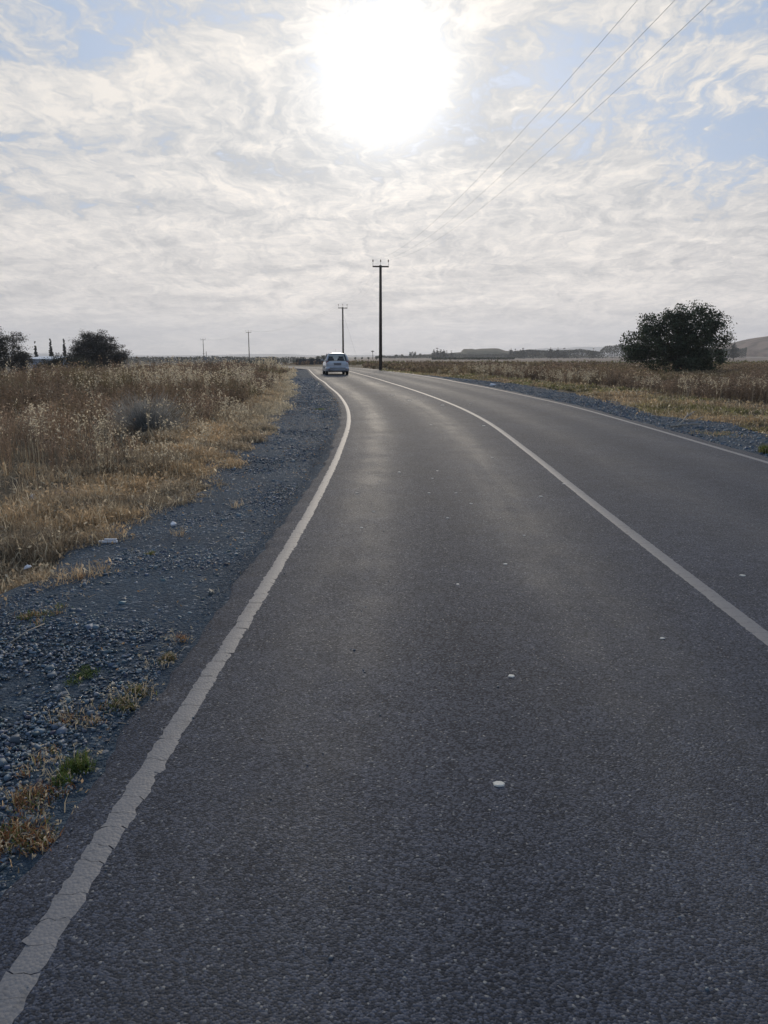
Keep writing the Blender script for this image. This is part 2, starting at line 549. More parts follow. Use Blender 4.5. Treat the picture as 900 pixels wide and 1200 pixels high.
def GZ(x, y):
    x = np.asarray(x, float)
    y = np.asarray(y, float)
    near = (np.hypot(x, y) < 140)
    d = np.where(near.ravel(), dC(x, y), 99).reshape(x.shape)
    dep = 1 - sstep(d, 4.7, 6.2)
    far = sstep(np.hypot(x, y), 140, 400)
    roll = far * (0.25 * np.sin(x * 0.011 + 1) * np.sin(y * 0.008))
    hill = 16 * sstep(x, 300, 760) * np.exp(-((y - 1000) / 260) ** 2)
    return H(x, y) - 0.11 * dep + lump(x, y) * (1 - dep) * (1 - far) + roll + hill


def vnoise(x, y, s, seed=0):
    """smooth value noise, numpy"""
    x = np.asarray(x) / s + seed * 17.3
    y = np.asarray(y) / s + seed * 9.1
    xi, yi = np.floor(x).astype(int), np.floor(y).astype(int)
    fx, fy = x - xi, y - yi
    fx, fy = fx * fx * (3 - 2 * fx), fy * fy * (3 - 2 * fy)

    def hsh(i, j):
        q = np.sin(i * 127.1 + j * 311.7 + seed * 74.7) * 43758.5453
        return q - np.floor(q)
    return (hsh(xi, yi) * (1 - fx) + hsh(xi + 1, yi) * fx) * (1 - fy) + (hsh(xi, yi + 1) * (1 - fx) + hsh(xi + 1, yi + 1) * fx) * fy


def grade(vals):
    out = []
    for a, b, st in vals:
        out += list(np.arange(a, b, st))
    return np.array(out)


def build_ground():
    xs = grade([(0, 16, .5), (16, 40, 1.0), (40, 120, 4), (120, 500, 20), (500, 2000, 60), (2000, 7001, 500)])
    xs = np.concatenate([-xs[::-1][:-1], xs])
    ys = grade([(-60, -8, 4), (-8, 40, .5), (40, 110, 1.0), (110, 200, 5), (200, 600, 20), (600, 1600, 40), (1600, 8001, 400)])
    X, Y = np.meshgrid(xs, ys)
    Z = GZ(X, Y)
    V = np.stack([X, Y, Z], -1).reshape(-1, 3)
    nx = len(xs)
    i = (np.arange(len(ys) - 1)[:, None] * nx + np.arange(nx - 1)[None]).ravel()
    Q = np.stack([i, i + 1, i + nx + 1, i + nx], 1)
    o = link_mesh('ground', np_mesh('ground', V, Q, smooth=True), M_ground)
    tag(o, kind='structure')


build_ground()


def ribbon(name, rows, material, uvs):
    """rows: (n stations, m across, 3)"""
    rows = np.asarray(rows)
    n, m = rows.shape[:2]
    V = rows.reshape(-1, 3)
    i = (np.arange(n - 1)[:, None] * m + np.arange(m - 1)[None]).ravel()
    Q = np.stack([i, i + 1, i + m + 1, i + m], 1)
    me = np_mesh(name, V, Q, smooth=False)
    uv = me.uv_layers.new(name='UVMap')
    U = np.asarray(uvs, np.float32).reshape(-1, 2)
    li = np.zeros(len(me.loops), np.int32)
    me.loops.foreach_get('vertex_index', li)
    uv.data.foreach_set('uv', U[li].ravel())
    me.polygons.foreach_set('use_smooth', np.ones(len(me.polygons), bool))
    return link_mesh(name, me, material)


seg = np.hypot(*np.diff(CP, axis=0).T)
VS = np.concatenate([[0], np.cumsum(seg)])


def frac_pts(k):
    """k: 0 left line, 1 centre, 2 right line, fractional between / beyond"""
    if k <= 1:
        return LP + (CP - LP) * k
    return CP + (RP - CP) * (k - 1)


def edge_noise(n, s, amp):
    w = rng.normal(size=n + 8)
    w = np.convolve(w, np.ones(s) / s, 'same')[:n]
    return w * amp


def build_road():
    ks = [-0.09, -0.06, 0, .25, .5, .75, 1, 1.25, 1.5, 1.75, 2, 2.08, 2.11]
    dens = []
    # finer stations: resample
    idx = np.linspace(0, len(CP) - 1, (len(CP) - 1) * 5 + 1)

    def rs(P):
        return np.stack([np.interp(idx, np.arange(len(P)), P[:, j]) for j in range(2)], 1)
    v = np.interp(idx, np.arange(len(VS)), VS)
    en = [edge_noise(len(idx), 3, 0.035), edge_noise(len(idx), 3, 0.035)]
    uvs = []
    for k in ks:
        p = rs(frac_pts(k))
        if k < 0:
            p[:, 0] += en[0]
            # asphalt beyond the edge line: 0.2 m near, widening at the bend
            w = np.interp(p[:, 1], [0, 3, 6, 10, 14, 22, 30], [0.0, 0.0, -0.02, 0.05, 0.02, 0.0, 0.0])
            p[:, 0] += w
        if k > 2.05:
            p[:, 0] += en[1]
        z = H(p[:, 0], p[:, 1])
        if k in (-0.09, 2.11):
            z = z - 0.09
        dens.append(np.column_stack([p, z]))
        u = k * 2.95 if k <= 1 else 2.95 + (k - 1) * 3.3
        uvs.append(np.column_stack([np.full(len(p), u), v]))
    rows = np.stack(dens, 1)
    o = ribbon('road', rows, M_asphalt, np.stack(uvs, 1))
    tag(o, kind='structure')


build_road()

LB = np.array([(-2.6, -8), (-2.5, 2), (-2.4, 4.5), (-2.25, 5.3), (-2.42, 6.5), (-2.3, 7.5), (-1.98, 8.7), (-2.35, 10.8), (-2.45, 12.2), (-2.35, 13.5), (-2.7, 19.6), (-3.1, 25.7), (-4.0, 34), (-5.1, 41.3), (-6.2, 52), (-7.0, 60), (-7.7, 66)])
RB = np.array([(7.6, -8), (7.5, 5), (7.3, 14.8), (7.5, 17.2), (6.6, 18.8), (6.9, 22), (7.1, 24.4), (7.2, 30), (6.6, 36), (5.8, 40), (4.3, 45.2), (2.0, 53), (0.2, 60), (-2.0, 71)])


def lb(y):
    return np.interp(y, LB[:, 1], LB[:, 0])


def rb(y):
    return np.interp(y, RB[:, 1], RB[:, 0])


def build_shoulders():
    ys = np.concatenate([np.arange(-8, 30, .15), np.arange(30, 66, .4)])
    Lx = np.interp(ys, LP[:, 1], LP[:, 0])
    wob = edge_noise(len(ys), 5, 0.16)
    inner = Lx - 0.12
    outer = lb(ys) + wob - 0.15
    rows, uvs = [], []
    m = 12
    for j in range(m + 1):
        f = j / m
        x = inner + (outer - inner) * f
        z = H(x, ys) - 0.022 + 0.022 * (vnoise(x, ys, .8, 91) - .5) * math.sin(f * math.pi)
        rows.append(np.column_stack([x, ys, z]))
        uvs.append(np.column_stack([np.full(len(ys), f), ys]))
    x = outer - 0.3
    rows.append(np.column_stack([x, ys, GZ(x, ys) - 0.05]))
    uvs.append(np.column_stack([np.full(len(ys), 1.1), ys]))
    rows = np.stack(rows[::-1], 1)
    o = ribbon('gravel_shoulder', rows, M_gravel, np.stack(uvs[::-1], 1))
    tag(o, kind='structure')
    ys = np.concatenate([np.arange(-8, 30, .2), np.arange(30, 70, .4)])
    Rx = np.interp(ys, RP[:68 + 50, 1], RP[:68 + 50, 0]) if False else np.interp(ys, RP[:112, 1], RP[:112, 0])
    wob = edge_noise(len(ys), 5, 0.2)
    inner = Rx + 0.15
    outer = rb(ys) + wob + 0.1
    rows, uvs = [], []
    for j in range(m + 1):
        f = j / m
        x = inner + (outer - inner) * f
        z = H(x, ys) - 0.022 + 0.022 * (vnoise(x, ys, .8, 91) - .5) * math.sin(f * math.pi)
        rows.append(np.column_stack([x, ys, z]))
        uvs.append(np.column_stack([np.full(len(ys), f), ys]))
    x = outer + 0.3
    rows.append(np.column_stack([x, ys, GZ(x, ys) - 0.05]))
    uvs.append(np.column_stack([np.full(len(ys), 1.1), ys]))
    o = ribbon('gravel_shoulder', np.stack(rows, 1), M_gravel, np.stack(uvs, 1))
    tag(o, kind='structure')


build_shoulders()


def paint_line(name, path, w, crack, ragged, upto=200.0):
    """thermoplastic line, broken across by cracks into slabs with ragged sides"""
    seg = np.hypot(*np.diff(path, axis=0).T)
    S = np.concatenate([[0], np.cumsum(seg)])
    total = S[-1]
    V, Q = [], []
    s = 0.0
    fr = np.array([-1, -.45, .05, .5, 1.0])
    prev = rng.normal(0, .005, 5)
    while s < min(total, upto):
        y_now = np.interp(s, S, path[:, 1])
        near = y_now < 16
        ln = rng.uniform(*crack) if near else 2.0
        n = max(4, int(ln / 0.02)) if near else 5
        end = rng.normal(0, .0055, 5) + fr * rng.normal(0, .005) if near else np.zeros(5)
        gap = (rng.choice([0.0012, 0.002, 0.0035, 0.006], p=[.45, .3, .17, .08]) * rng.uniform(.4, 1.2, 5)) if near else np.zeros(5)
        ss = np.linspace(s, s + ln, n)
        base = len(V)
        wl = w / 2 + rng.normal(0, ragged * (1 if near else .3), n)
        wr = w / 2 + rng.normal(0, ragged * (1 if near else .3), n)
        sh = rng.normal(0, ragged * 0.5) if near else 0
        for e in (0, n - 1):
            wl[e] -= rng.uniform(0, .004)
            wr[e] -= rng.uniform(0, .004)
        for i in range(n):
            f = i / (n - 1)
            for k in range(5):
                sk = ss[i] + prev[k] * (1 - f) ** 3 + (end[k] - gap[k]) * f ** 3
                px, py = np.interp(sk, S, path[:, 0]), np.interp(sk, S, path[:, 1])
                tx = np.interp(sk + .05, S, path[:, 0]) - np.interp(sk - .05, S, path[:, 0])
                ty = np.interp(sk + .05, S, path[:, 1]) - np.interp(sk - .05, S, path[:, 1])
                q = math.hypot(tx, ty) or 1
                if q == 1:
                    tx, ty = 0, 1
                o_ = (wl[i] if fr[k] < 0 else wr[i]) * fr[k] + sh
                X, Y = px + ty / q * o_, py - tx / q * o_
                V.append((X, Y, float(H(X, Y)) + (0.0042 if 0 < k < 4 else -0.001)))
        for i in range(n - 1):
            for k in range(4):
                a = base + i * 5 + k
                Q.append((a, a + 1, a + 6, a + 5))
        prev = end
        s += ln
    o = link_mesh(name, np_mesh(name, V, Q), M_paint)
    tag(o, kind='structure')


paint_line('edge_line', LP, 0.098, (0.06, 0.17), 0.0042)
paint_line('edge_line', RP, 0.105, (0.3, 0.7), 0.002)
paint_line('centre_line', CP, 0.115, (0.06, 0.16), 0.002)


# ------------------------------------------------------------------ vegetation generators
class Veg:
    def __init__(s):
        s.V, s.Q, s.T, s.C, s.n = [], [], [], [], 0

    def blades(s, P, h, az, lean, w, col, curl=0.5, colvar=0.15):
        """tapering bent blades rooted at P"""
        n = len(P)
        if n == 0:
            return
        h = np.broadcast_to(h, n)
        lean = np.broadcast_to(lean, n)
        w = np.broadcast_to(w, n)
        d = np.column_stack([np.cos(az), np.sin(az)])
        wa = rng.uniform(0, np.pi, n)
        wd = np.column_stack([np.cos(wa), np.sin(wa), np.zeros(n)]) * (w / 2)[:, None]
        P = np.asarray(P)
        th1 = lean * (1 - curl)
        th2 = lean * (1 + curl)
        mid = P + np.column_stack([d[:, 0] * np.sin(th1), d[:, 1] * np.sin(th1), np.cos(th1)]) * (h * .55)[:, None]
        tip = mid + np.column_stack([d[:, 0] * np.sin(th2), d[:, 1] * np.sin(th2), np.cos(th2)]) * (h * .45)[:, None]
        V = np.stack([P - wd, P + wd, mid + wd * .8, mid - wd * .8, tip], 1).reshape(-1, 3)
        i = s.n + np.arange(n) * 5
        s.Q.append(np.stack([i, i + 1, i + 2, i + 3], 1))
        s.T.append(np.stack([i + 3, i + 2, i + 4], 1))
        c = np.asarray(col, float)
        if c.ndim == 1:
            c = np.tile(c, (n, 1))
        c = c * (1 + rng.normal(0, colvar, (n, 1)))
        s.C.append(np.repeat(np.clip(c, 0.005, 0.9), 5, 0))
        s.V.append(V)
        s.n += n * 5
        return tip

    def specks(s, P, size, col, colvar=0.15, aspect=1.6):
        n = len(P)
        if n == 0:
            return
        size = np.broadcast_to(size, n)
        a = rng.normal(size=(n, 3))
        a /= np.linalg.norm(a, axis=1)[:, None]
        b = np.cross(a, rng.normal(size=(n, 3)))
        b /= np.linalg.norm(b, axis=1)[:, None]
        a = a * (size * aspect / 2)[:, None]
        b = b * (size / 2)[:, None]
        V = np.stack([P - a, P + b, P + a, P - b], 1).reshape(-1, 3)
        i = s.n + np.arange(n) * 4
        s.Q.append(np.stack([i, i + 1, i + 2, i + 3], 1))
        c = np.asarray(col, float)
        if c.ndim == 1:
            c = np.tile(c, (n, 1))
        c = c * (1 + rng.normal(0, colvar, (n, 1)))
        s.C.append(np.repeat(np.clip(c, 0.005, 0.9), 4, 0))
        s.V.append(V)
        s.n += n * 4

    def mesh(s, name):
        return np_mesh(name, np.concatenate(s.V), np.concatenate(s.Q), np.concatenate(s.T) if s.T else None, tint=np.concatenate(s.C))

    def build(s, name, material, parent=None):
        return link_mesh(name, s.mesh(name), material, parent)


def scatter(n, y0, y1, side, power=1.0):
    """random points in the strip the camera can see, with some margin to the side"""
    y = y0 + (y1 - y0) * rng.random(n) ** power
    if side < 0:
        a = -(0.55 * y + 4.5)
        b = lb(np.minimum(y, 66)) + 0.25
    else:
        b = 0.55 * y + 4.5
        a = rb(np.minimum(y, 70)) - 0.3
    ok = b > a
    x = a + (b - a) * rng.random(n)
    return x[ok], y[ok]


STRAW = np.array([0.42, 0.305, 0.185])
STRAW_PALE = np.array([0.50, 0.43, 0.31])
BROWN = np.array([0.165, 0.122, 0.088])
RED = np.array([0.19, 0.135, 0.092])
GREY = np.array([0.26, 0.21, 0.15])
OLIVE = np.array([0.12, 0.12, 0.05])


def tinted(x, y, a, b, s, seed):
    f = sstep(vnoise(x, y, s, seed), .25, .75)[:, None]
    return a * (1 - f) + b * f


def grass_short(v, x, y, hmul=1.0, nb=9, col=None, seed=1):
    r = np.hypot(x, y)
    m = len(x)
    vigor = vnoise(x, y, .33, seed + 9) * .7 + vnoise(x, y, 1.1, seed + 4) * .3
    sp = np.repeat(.018 + .05 * vigor, nb)
    X = np.repeat(x, nb) + rng.normal(0, 1, m * nb) * sp
    Y = np.repeat(y, nb) + rng.normal(0, 1, m * nb) * sp
    Z = GZ(X, Y) - 0.01
    hh = np.repeat((0.05 + 0.24 * vigor ** 1.4) * hmul, nb) * rng.uniform(.4, 1.3, m * nb)
    w = np.repeat(0.0030 * (1 + r / 7.5), nb) * rng.uniform(.7, 1.5, m * nb)
    c = np.repeat(tinted(x, y, STRAW, GREY, .8, seed + 1) if col is None else col, nb, 0)
    c = c * np.repeat(.6 + .75 * vnoise(x, y, .45, seed + 21), nb)[:, None]
    pal = rng.random(m * nb) < .14
    if seed == 2:
        edge = np.clip(1 - (lb(y) - x) / .9, 0, 1) * sstep(y, 13, 20) * .8
        e = np.repeat(edge, nb)[:, None]
        c = c * (1 - e) + STRAW_PALE * 1.05 * e
    c[pal] = STRAW_PALE
    ln = rng.uniform(.1, 1.15, m * nb)
    flat = rng.random(m * nb) < .12
    ln[flat] = rng.uniform(1.2, 1.55, flat.sum())
    w[pal] *= 1.7
    az = np.repeat(rng.uniform(0, 6.28, m), nb) + rng.normal(0, 1.3, m * nb)
    P = np.column_stack([X, Y, Z])
    tip = v.blades(P, hh, az, ln, w, c, .55, .22)
    # seed heads, husks and chaff caught among the stems
    k = rng.random(m * nb) < .30
    q = P[k] + (tip[k] - P[k]) * rng.uniform(.5, 1.02, (k.sum(), 1))
    v.specks(q, .0075 * (1 + np.repeat(r, nb)[k] / 9) * rng.uniform(.6, 1.7, k.sum()), c[k] * 1.25, .2, 2.4)


def brush(v, x, y, hgt, col, stems=5, twigs=16, specks=16):
    m = len(x)
    r = np.hypot(x, y)
    z = GZ(x, y)
    # stems
    X = np.repeat(x, stems) + rng.normal(0, .05, m * stems)
    Y = np.repeat(y, stems) + rng.normal(0, .05, m * stems)
    Z = np.repeat(z, stems) - .02
    hs = np.repeat(hgt, stems) * rng.uniform(.65, 1.1, m * stems)
    az = rng.uniform(0, 6.28, m * stems)
    ln = np.abs(rng.normal(0, .26, m * stems))
    lod = 1 + r / 11
    C = col
    v.blades(np.column_stack([X, Y, Z]), hs, az, ln, np.repeat(.0045 * lod, stems), np.repeat(C, stems, 0), .3, .2)
    for k, (cnt, lo, hi) in enumerate(((twigs, .25, .95),)):
        i = rng.integers(0, stems, (m, cnt)) + (np.arange(m) * stems)[:, None]
        i = i.ravel()
        f = rng.uniform(lo, hi, len(i))
        th = ln[i] * .8
        B = np.column_stack([X[i] + np.cos(az[i]) * np.sin(th) * hs[i] * f, Y[i] + np.sin(az[i]) * np.sin(th) * hs[i] * f, Z[i] + np.cos(th) * hs[i] * f])
        tl = rng.uniform(.07, .24, len(i)) * (1.15 - f) * 1.6
        tip = v.blades(B, tl, rng.uniform(0, 6.28, len(i)), rng.uniform(.35, 1.1, len(i)), np.repeat(.0034 * lod, cnt), np.repeat(C, cnt, 0) * 1.1, -.3, .25)
        if specks:
            j = rng.integers(0, len(tip), m * specks)
            q = tip[j] * rng.uniform(.0, 1, (len(j), 1)) + B[j] * 0
            q = B[j] + (tip[j] - B[j]) * rng.uniform(.3, 1.05, (len(j), 1)) + rng.normal(0, .012, (len(j), 3))
            pl = j // cnt
            v.specks(q, .010 * lod[pl] * rng.uniform(.6, 1.4, len(j)), C[pl] * 1.35, .35)


def oats(v, x, y, hgt, stems=3, heads=11, pale=STRAW_PALE):
    m = len(x)
    r = np.hypot(x, y)
    lod = 1 + r / 16
    n = m * stems
    X = np.repeat(x, stems) + rng.normal(0, .07, n)
    Y = np.repeat(y, stems) + rng.normal(0, .07, n)
    Z = GZ(X, Y)
    hs = np.repeat(hgt, stems) * rng.uniform(.75, 1.1, n)
    az = rng.uniform(0, 6.28, n)
    ln = np.abs(rng.normal(.12, .1, n))
    tip = v.blades(np.column_stack([X, Y, Z]), hs, az, ln, np.repeat(.0032 * lod, stems), pale * .75, .6, .15)
    base = np.column_stack([X, Y, Z])
    j = np.repeat(np.arange(n), heads)
    f = rng.uniform(.62, 1.02, len(j))
    q = base[j] + (tip[j] - base[j]) * f[:, None]
    spread = (.02 + .07 * (1.05 - f))[:, None]
    q = q + rng.normal(0, 1, (len(j), 3)) * spread * np.array([1, 1, .6])
    v.specks(q, .0100 * np.repeat(np.repeat(lod, stems), heads) * rng.uniform(.6, 1.3, len(j)), pale * 1.15, .15, 2.2)


def thin(x, y, keep):
    k = rng.random(len(x)) < keep
    return x[k], y[k]


def clear_of_road(x, y):
    k = (dC(x, y) > 4.6) | (y < 62)
    return x[k], y[k]


# ---- left verge
def left_grass():
    v = Veg()
    # front belt of straw
    y = np.concatenate([rng.uniform(2.0, 16, 15000), rng.uniform(14, 66, 11000)])
    off = np.abs(rng.normal(0, 1, len(y))) * np.interp(y, [2, 12, 30, 60], [.85, .9, .9, .9])
    off += -.12 + .45 * (vnoise(y * 0, y, .5, 3) - .5) + .2 * (vnoise(y * 0, y, .17, 31) - .5)
    x = lb(y) - off
    near = y < 14
    grass_short(v, x[near], y[near], 1.0, 9, seed=2)
    grass_short(v, x[~near], y[~near], 1.15, 6, seed=2)
    # sparse over the rest of the field
    x, y = scatter(9000, 3, 72, -1, .75)
    x, y = clear_of_road(x, y)
    x, y = x[x < lb(y) - .8], y[x < lb(y) - .8]
    grass_short(v, x, y, 1.5, 6, seed=5)
    # verge inside the bend, where the road turns away
    x = rng.uniform(-26, -6.6, 5000)
    y = rng.uniform(60, 80, 5000)
    k = (dC(x, y) > 3.9) & (dC(x, y) < 7) & (y < np.interp(-x, [6, 14, 30], [70, 75, 79]))
    grass_short(v, x[k], y[k], 1.3, 6, seed=7, col=np.tile(STRAW * .9, (k.sum(), 1)))
    o = v.build('dry_grass', M_dry)
    tag(o, 'straw coloured dry grass edging the gravel left of the road', 'grass', kind='stuff')


def left_brush():
    v = Veg()
    x, y = scatter(15000, 4.5, 70, -1, .62)
    x, y = clear_of_road(x, y)
    d = lb(y) - x
    edge = np.interp(y, [5, 12, 25, 40, 70], [1.7, 1.25, 1.1, .6, .5]) + .8 * (vnoise(x, y, 1.2, 4) - .5)
    dens = np.where(d > edge, 1, 0) * np.interp(vnoise(x, y, 2.2, 8), [.15, .4], [.35, 1])
    # the small bare hollow with rubbish in it, and the grey shrub
    dens *= np.where(np.hypot((x + 3.9) / 1.3, (y - 8.8) / 1.0) < 1, .12, 1)
    dens *= np.where(np.hypot(x + 4.35, (y - 13.6) / 1.5) < .95, .02, 1)
    x, y = thin(x, y, dens)
    d = lb(y) - x
    hh = (.40 + .72 * vnoise(x, y, 3.1, 5)) * np.interp(d, [1, 3.5], [.55, 1.0]) * np.interp(y, [5, 25, 50, 70], [.8, 1.0, 1.0, .45])
    c = tinted(x, y, BROWN, RED, 2.4, 11)
    c = c * (.55 + .9 * vnoise(x, y, .8, 17)[:, None])
    hh = hh * (.62 + .68 * vnoise(x, y, .9, 18))
    c = c * (1 - .5 * sstep(vnoise(x, y, 1.4, 14), .6, .9)[:, None]) + OLIVE * .5 * sstep(vnoise(x, y, 1.4, 14), .6, .9)[:, None]
    near = y < 20
    brush(v, x[near], y[near], hh[near], c[near], 6, 26, 30)
    brush(v, x[~near], y[~near], hh[~near], c[~near], 4, 14, 14)
    o = v.build('brown_scrub', M_dry)
    tag(o, 'knee to waist high brown dry scrub covering the field left of the road', 'scrub', kind='stuff')


def left_oats():
    v = Veg()
    X, Y = [], []

    def patch(cx, cy, rx, ry, n):
        X.append(rng.normal(cx, rx, n))
        Y.append(rng.normal(cy, ry, n))
    patch(-6.6, 25.5, 1.6, 1.8, 105)
    patch(-9.2, 27.5, 1.5, 1.3, 36)
    patch(-5.0, 29.5, .7, 3.0, 30)
    patch(-4.9, 12.2, .35, .4, 9)
    patch(-5.9, 13.4, .3, .5, 7)
    patch(-6.1, 12.0, .3, .5, 6)
    patch(-5.4, 11.1, .5, .5, 7)
    patch(-3.7, 11.2, .8, .9, 15)
    patch(-3.3, 13.4, .5, 1.2, 14)
    patch(-3.6, 18.0, .5, 2.5, 26)
    patch(-4.2, 9.9, .8, .5, 7)
    patch(-8.2, 59, .6, 3, 34)
    patch(-3.0, 9.8, .4, .8, 9)
    x = np.concatenate(X)
    y = np.concatenate(Y)
    x2, y2 = scatter(90, 8, 60, -1, .8)
    x = np.concatenate([x, x2])
    y = np.concatenate([y, y2])
    k = x < lb(y) - .45
    x, y = x[k], y[k]
    k = np.hypot(x + 4.35, y - 14.2) > .8
    x, y = x[k], y[k]
    hh = np.where(y > 20, 1.0, .72) * rng.uniform(.75, 1.15, len(x)) * np.where((lb(y) - x) < 1.2, .62, 1)
    oats(v, x, y, hh)
    o = v.build('wild_oats', M_dry)
    tag(o, 'pale fluffy seed heads of wild oats standing in the brown scrub on the left', 'wild oats', kind='stuff')


def right_side():
    v = Veg()
    y = rng.uniform(10, 70, 16000)
    off = np.abs(rng.normal(0, 1, len(y))) * np.interp(y, [10, 25, 45, 70], [2.6, 1.6, .8, .6]) + .3 * (vnoise(y * 0, y, .8, 33) - .5)
    x = rb(y) + off
    k = (dC(x, y) > 4.2) | (y < 62)
    x, y = x[k], y[k]
    c = tinted(x, y, STRAW * .9, np.array([.20, .19, .08]), 1.6, 21)
    grass_short(v, x, y, .8, 7, seed=22, col=c)
    x, y = scatter(9000, 12, 90, 1, .8)
    x, y = clear_of_road(x, y)
    grass_short(v, x, y, 1.4, 6, seed=25)
    o = v.build('dry_grass', M_dry)
    tag(o, 'yellowish dry grass between the right gravel edge and the tall scrub', 'grass', kind='stuff')
    v = Veg()
    x, y = scatter(15000, 13, 86, 1, .75)
    x, y = clear_of_road(x, y)
    start = np.interp(y, [12, 22, 28, 33, 41, 48, 60, 72, 90], [12.5, 10.6, 9.6, 8.8, 7.4, 4.7, 1.2, -1.6, -8]) + 1.0 * (vnoise(x, y, 1.5, 41) - .5)
    k = x > start
    x, y = x[k], y[k]
    d = (x - start[k])
    hh = (.62 + .5 * vnoise(x, y, 3.3, 44)) * np.interp(d, [0, 1.2], [.7, 1]) * np.interp(y, [15, 40, 48, 60, 80], [1.0, 1.0, .62, .5, .4])
    c = tinted(x, y, BROWN, np.array([.16, .135, .07]), 3.0, 45)
    c = c * .6 + tinted(x, y, RED, BROWN, 4, 47) * .4
    c = c * (.6 + .8 * vnoise(x, y, .9, 57)[:, None])
    hh = hh * (.74 + .42 * vnoise(x, y, 1.1, 58))
    q = x / y
    hh = hh * (1 - .5 * sstep(q, .30, .34) * (1 - sstep(q, .43, .47)) * sstep(y, 26, 33))
    brush(v, x, y, hh, c, 5, 16, 15)
    o = v.build('brown_scrub', M_dry)
    tag(o, 'dense dark brown scrub growing beyond the grass right of the road', 'scrub', kind='stuff')
    v = Veg()
    X = np.concatenate([rng.normal(8.2, .8, 40), rng.normal(6.6, 1.2, 60), rng.uniform(9, 14, 45), rng.uniform(9.5, 15, 40)])
    Y = np.concatenate([rng.normal(34, 2.5, 40), rng.normal(45, 3, 60), rng.uniform(24, 30, 45), rng.uniform(17, 25, 40)])
    oats(v, X, Y, rng.uniform(.5, .85, len(X)), 3, 12, STRAW_PALE * .8)
    o = v.build('wild_oats', M_dry)
    tag(o, 'thin pale seed heads of wild oats in front of the scrub on the right', 'wild oats', kind='stuff')
    # scrub beyond the bend and at the back of the left field
    v = Veg()
    x = rng.uniform(-90, 70, 6000)
    y = rng.uniform(84, 150, 6000)
    k = (dC(x, y) > 5)
    x, y = x[k], y[k]
    keep = (vnoise(x, y, 9, 61) > .45)
    x, y = x[keep], y[keep]
    brush(v, x, y, .3 + .5 * vnoise(x, y, 5, 62), tinted(x, y, BROWN, OLIVE, 12, 63), 4, 9, 8)
    o = v.build('low_scrub', M_dry)
    tag(o, 'low patchy scrub dotting the fields beyond the bend', 'scrub', kind='stuff')


left_grass()
left_brush()
left_oats()
right_side()


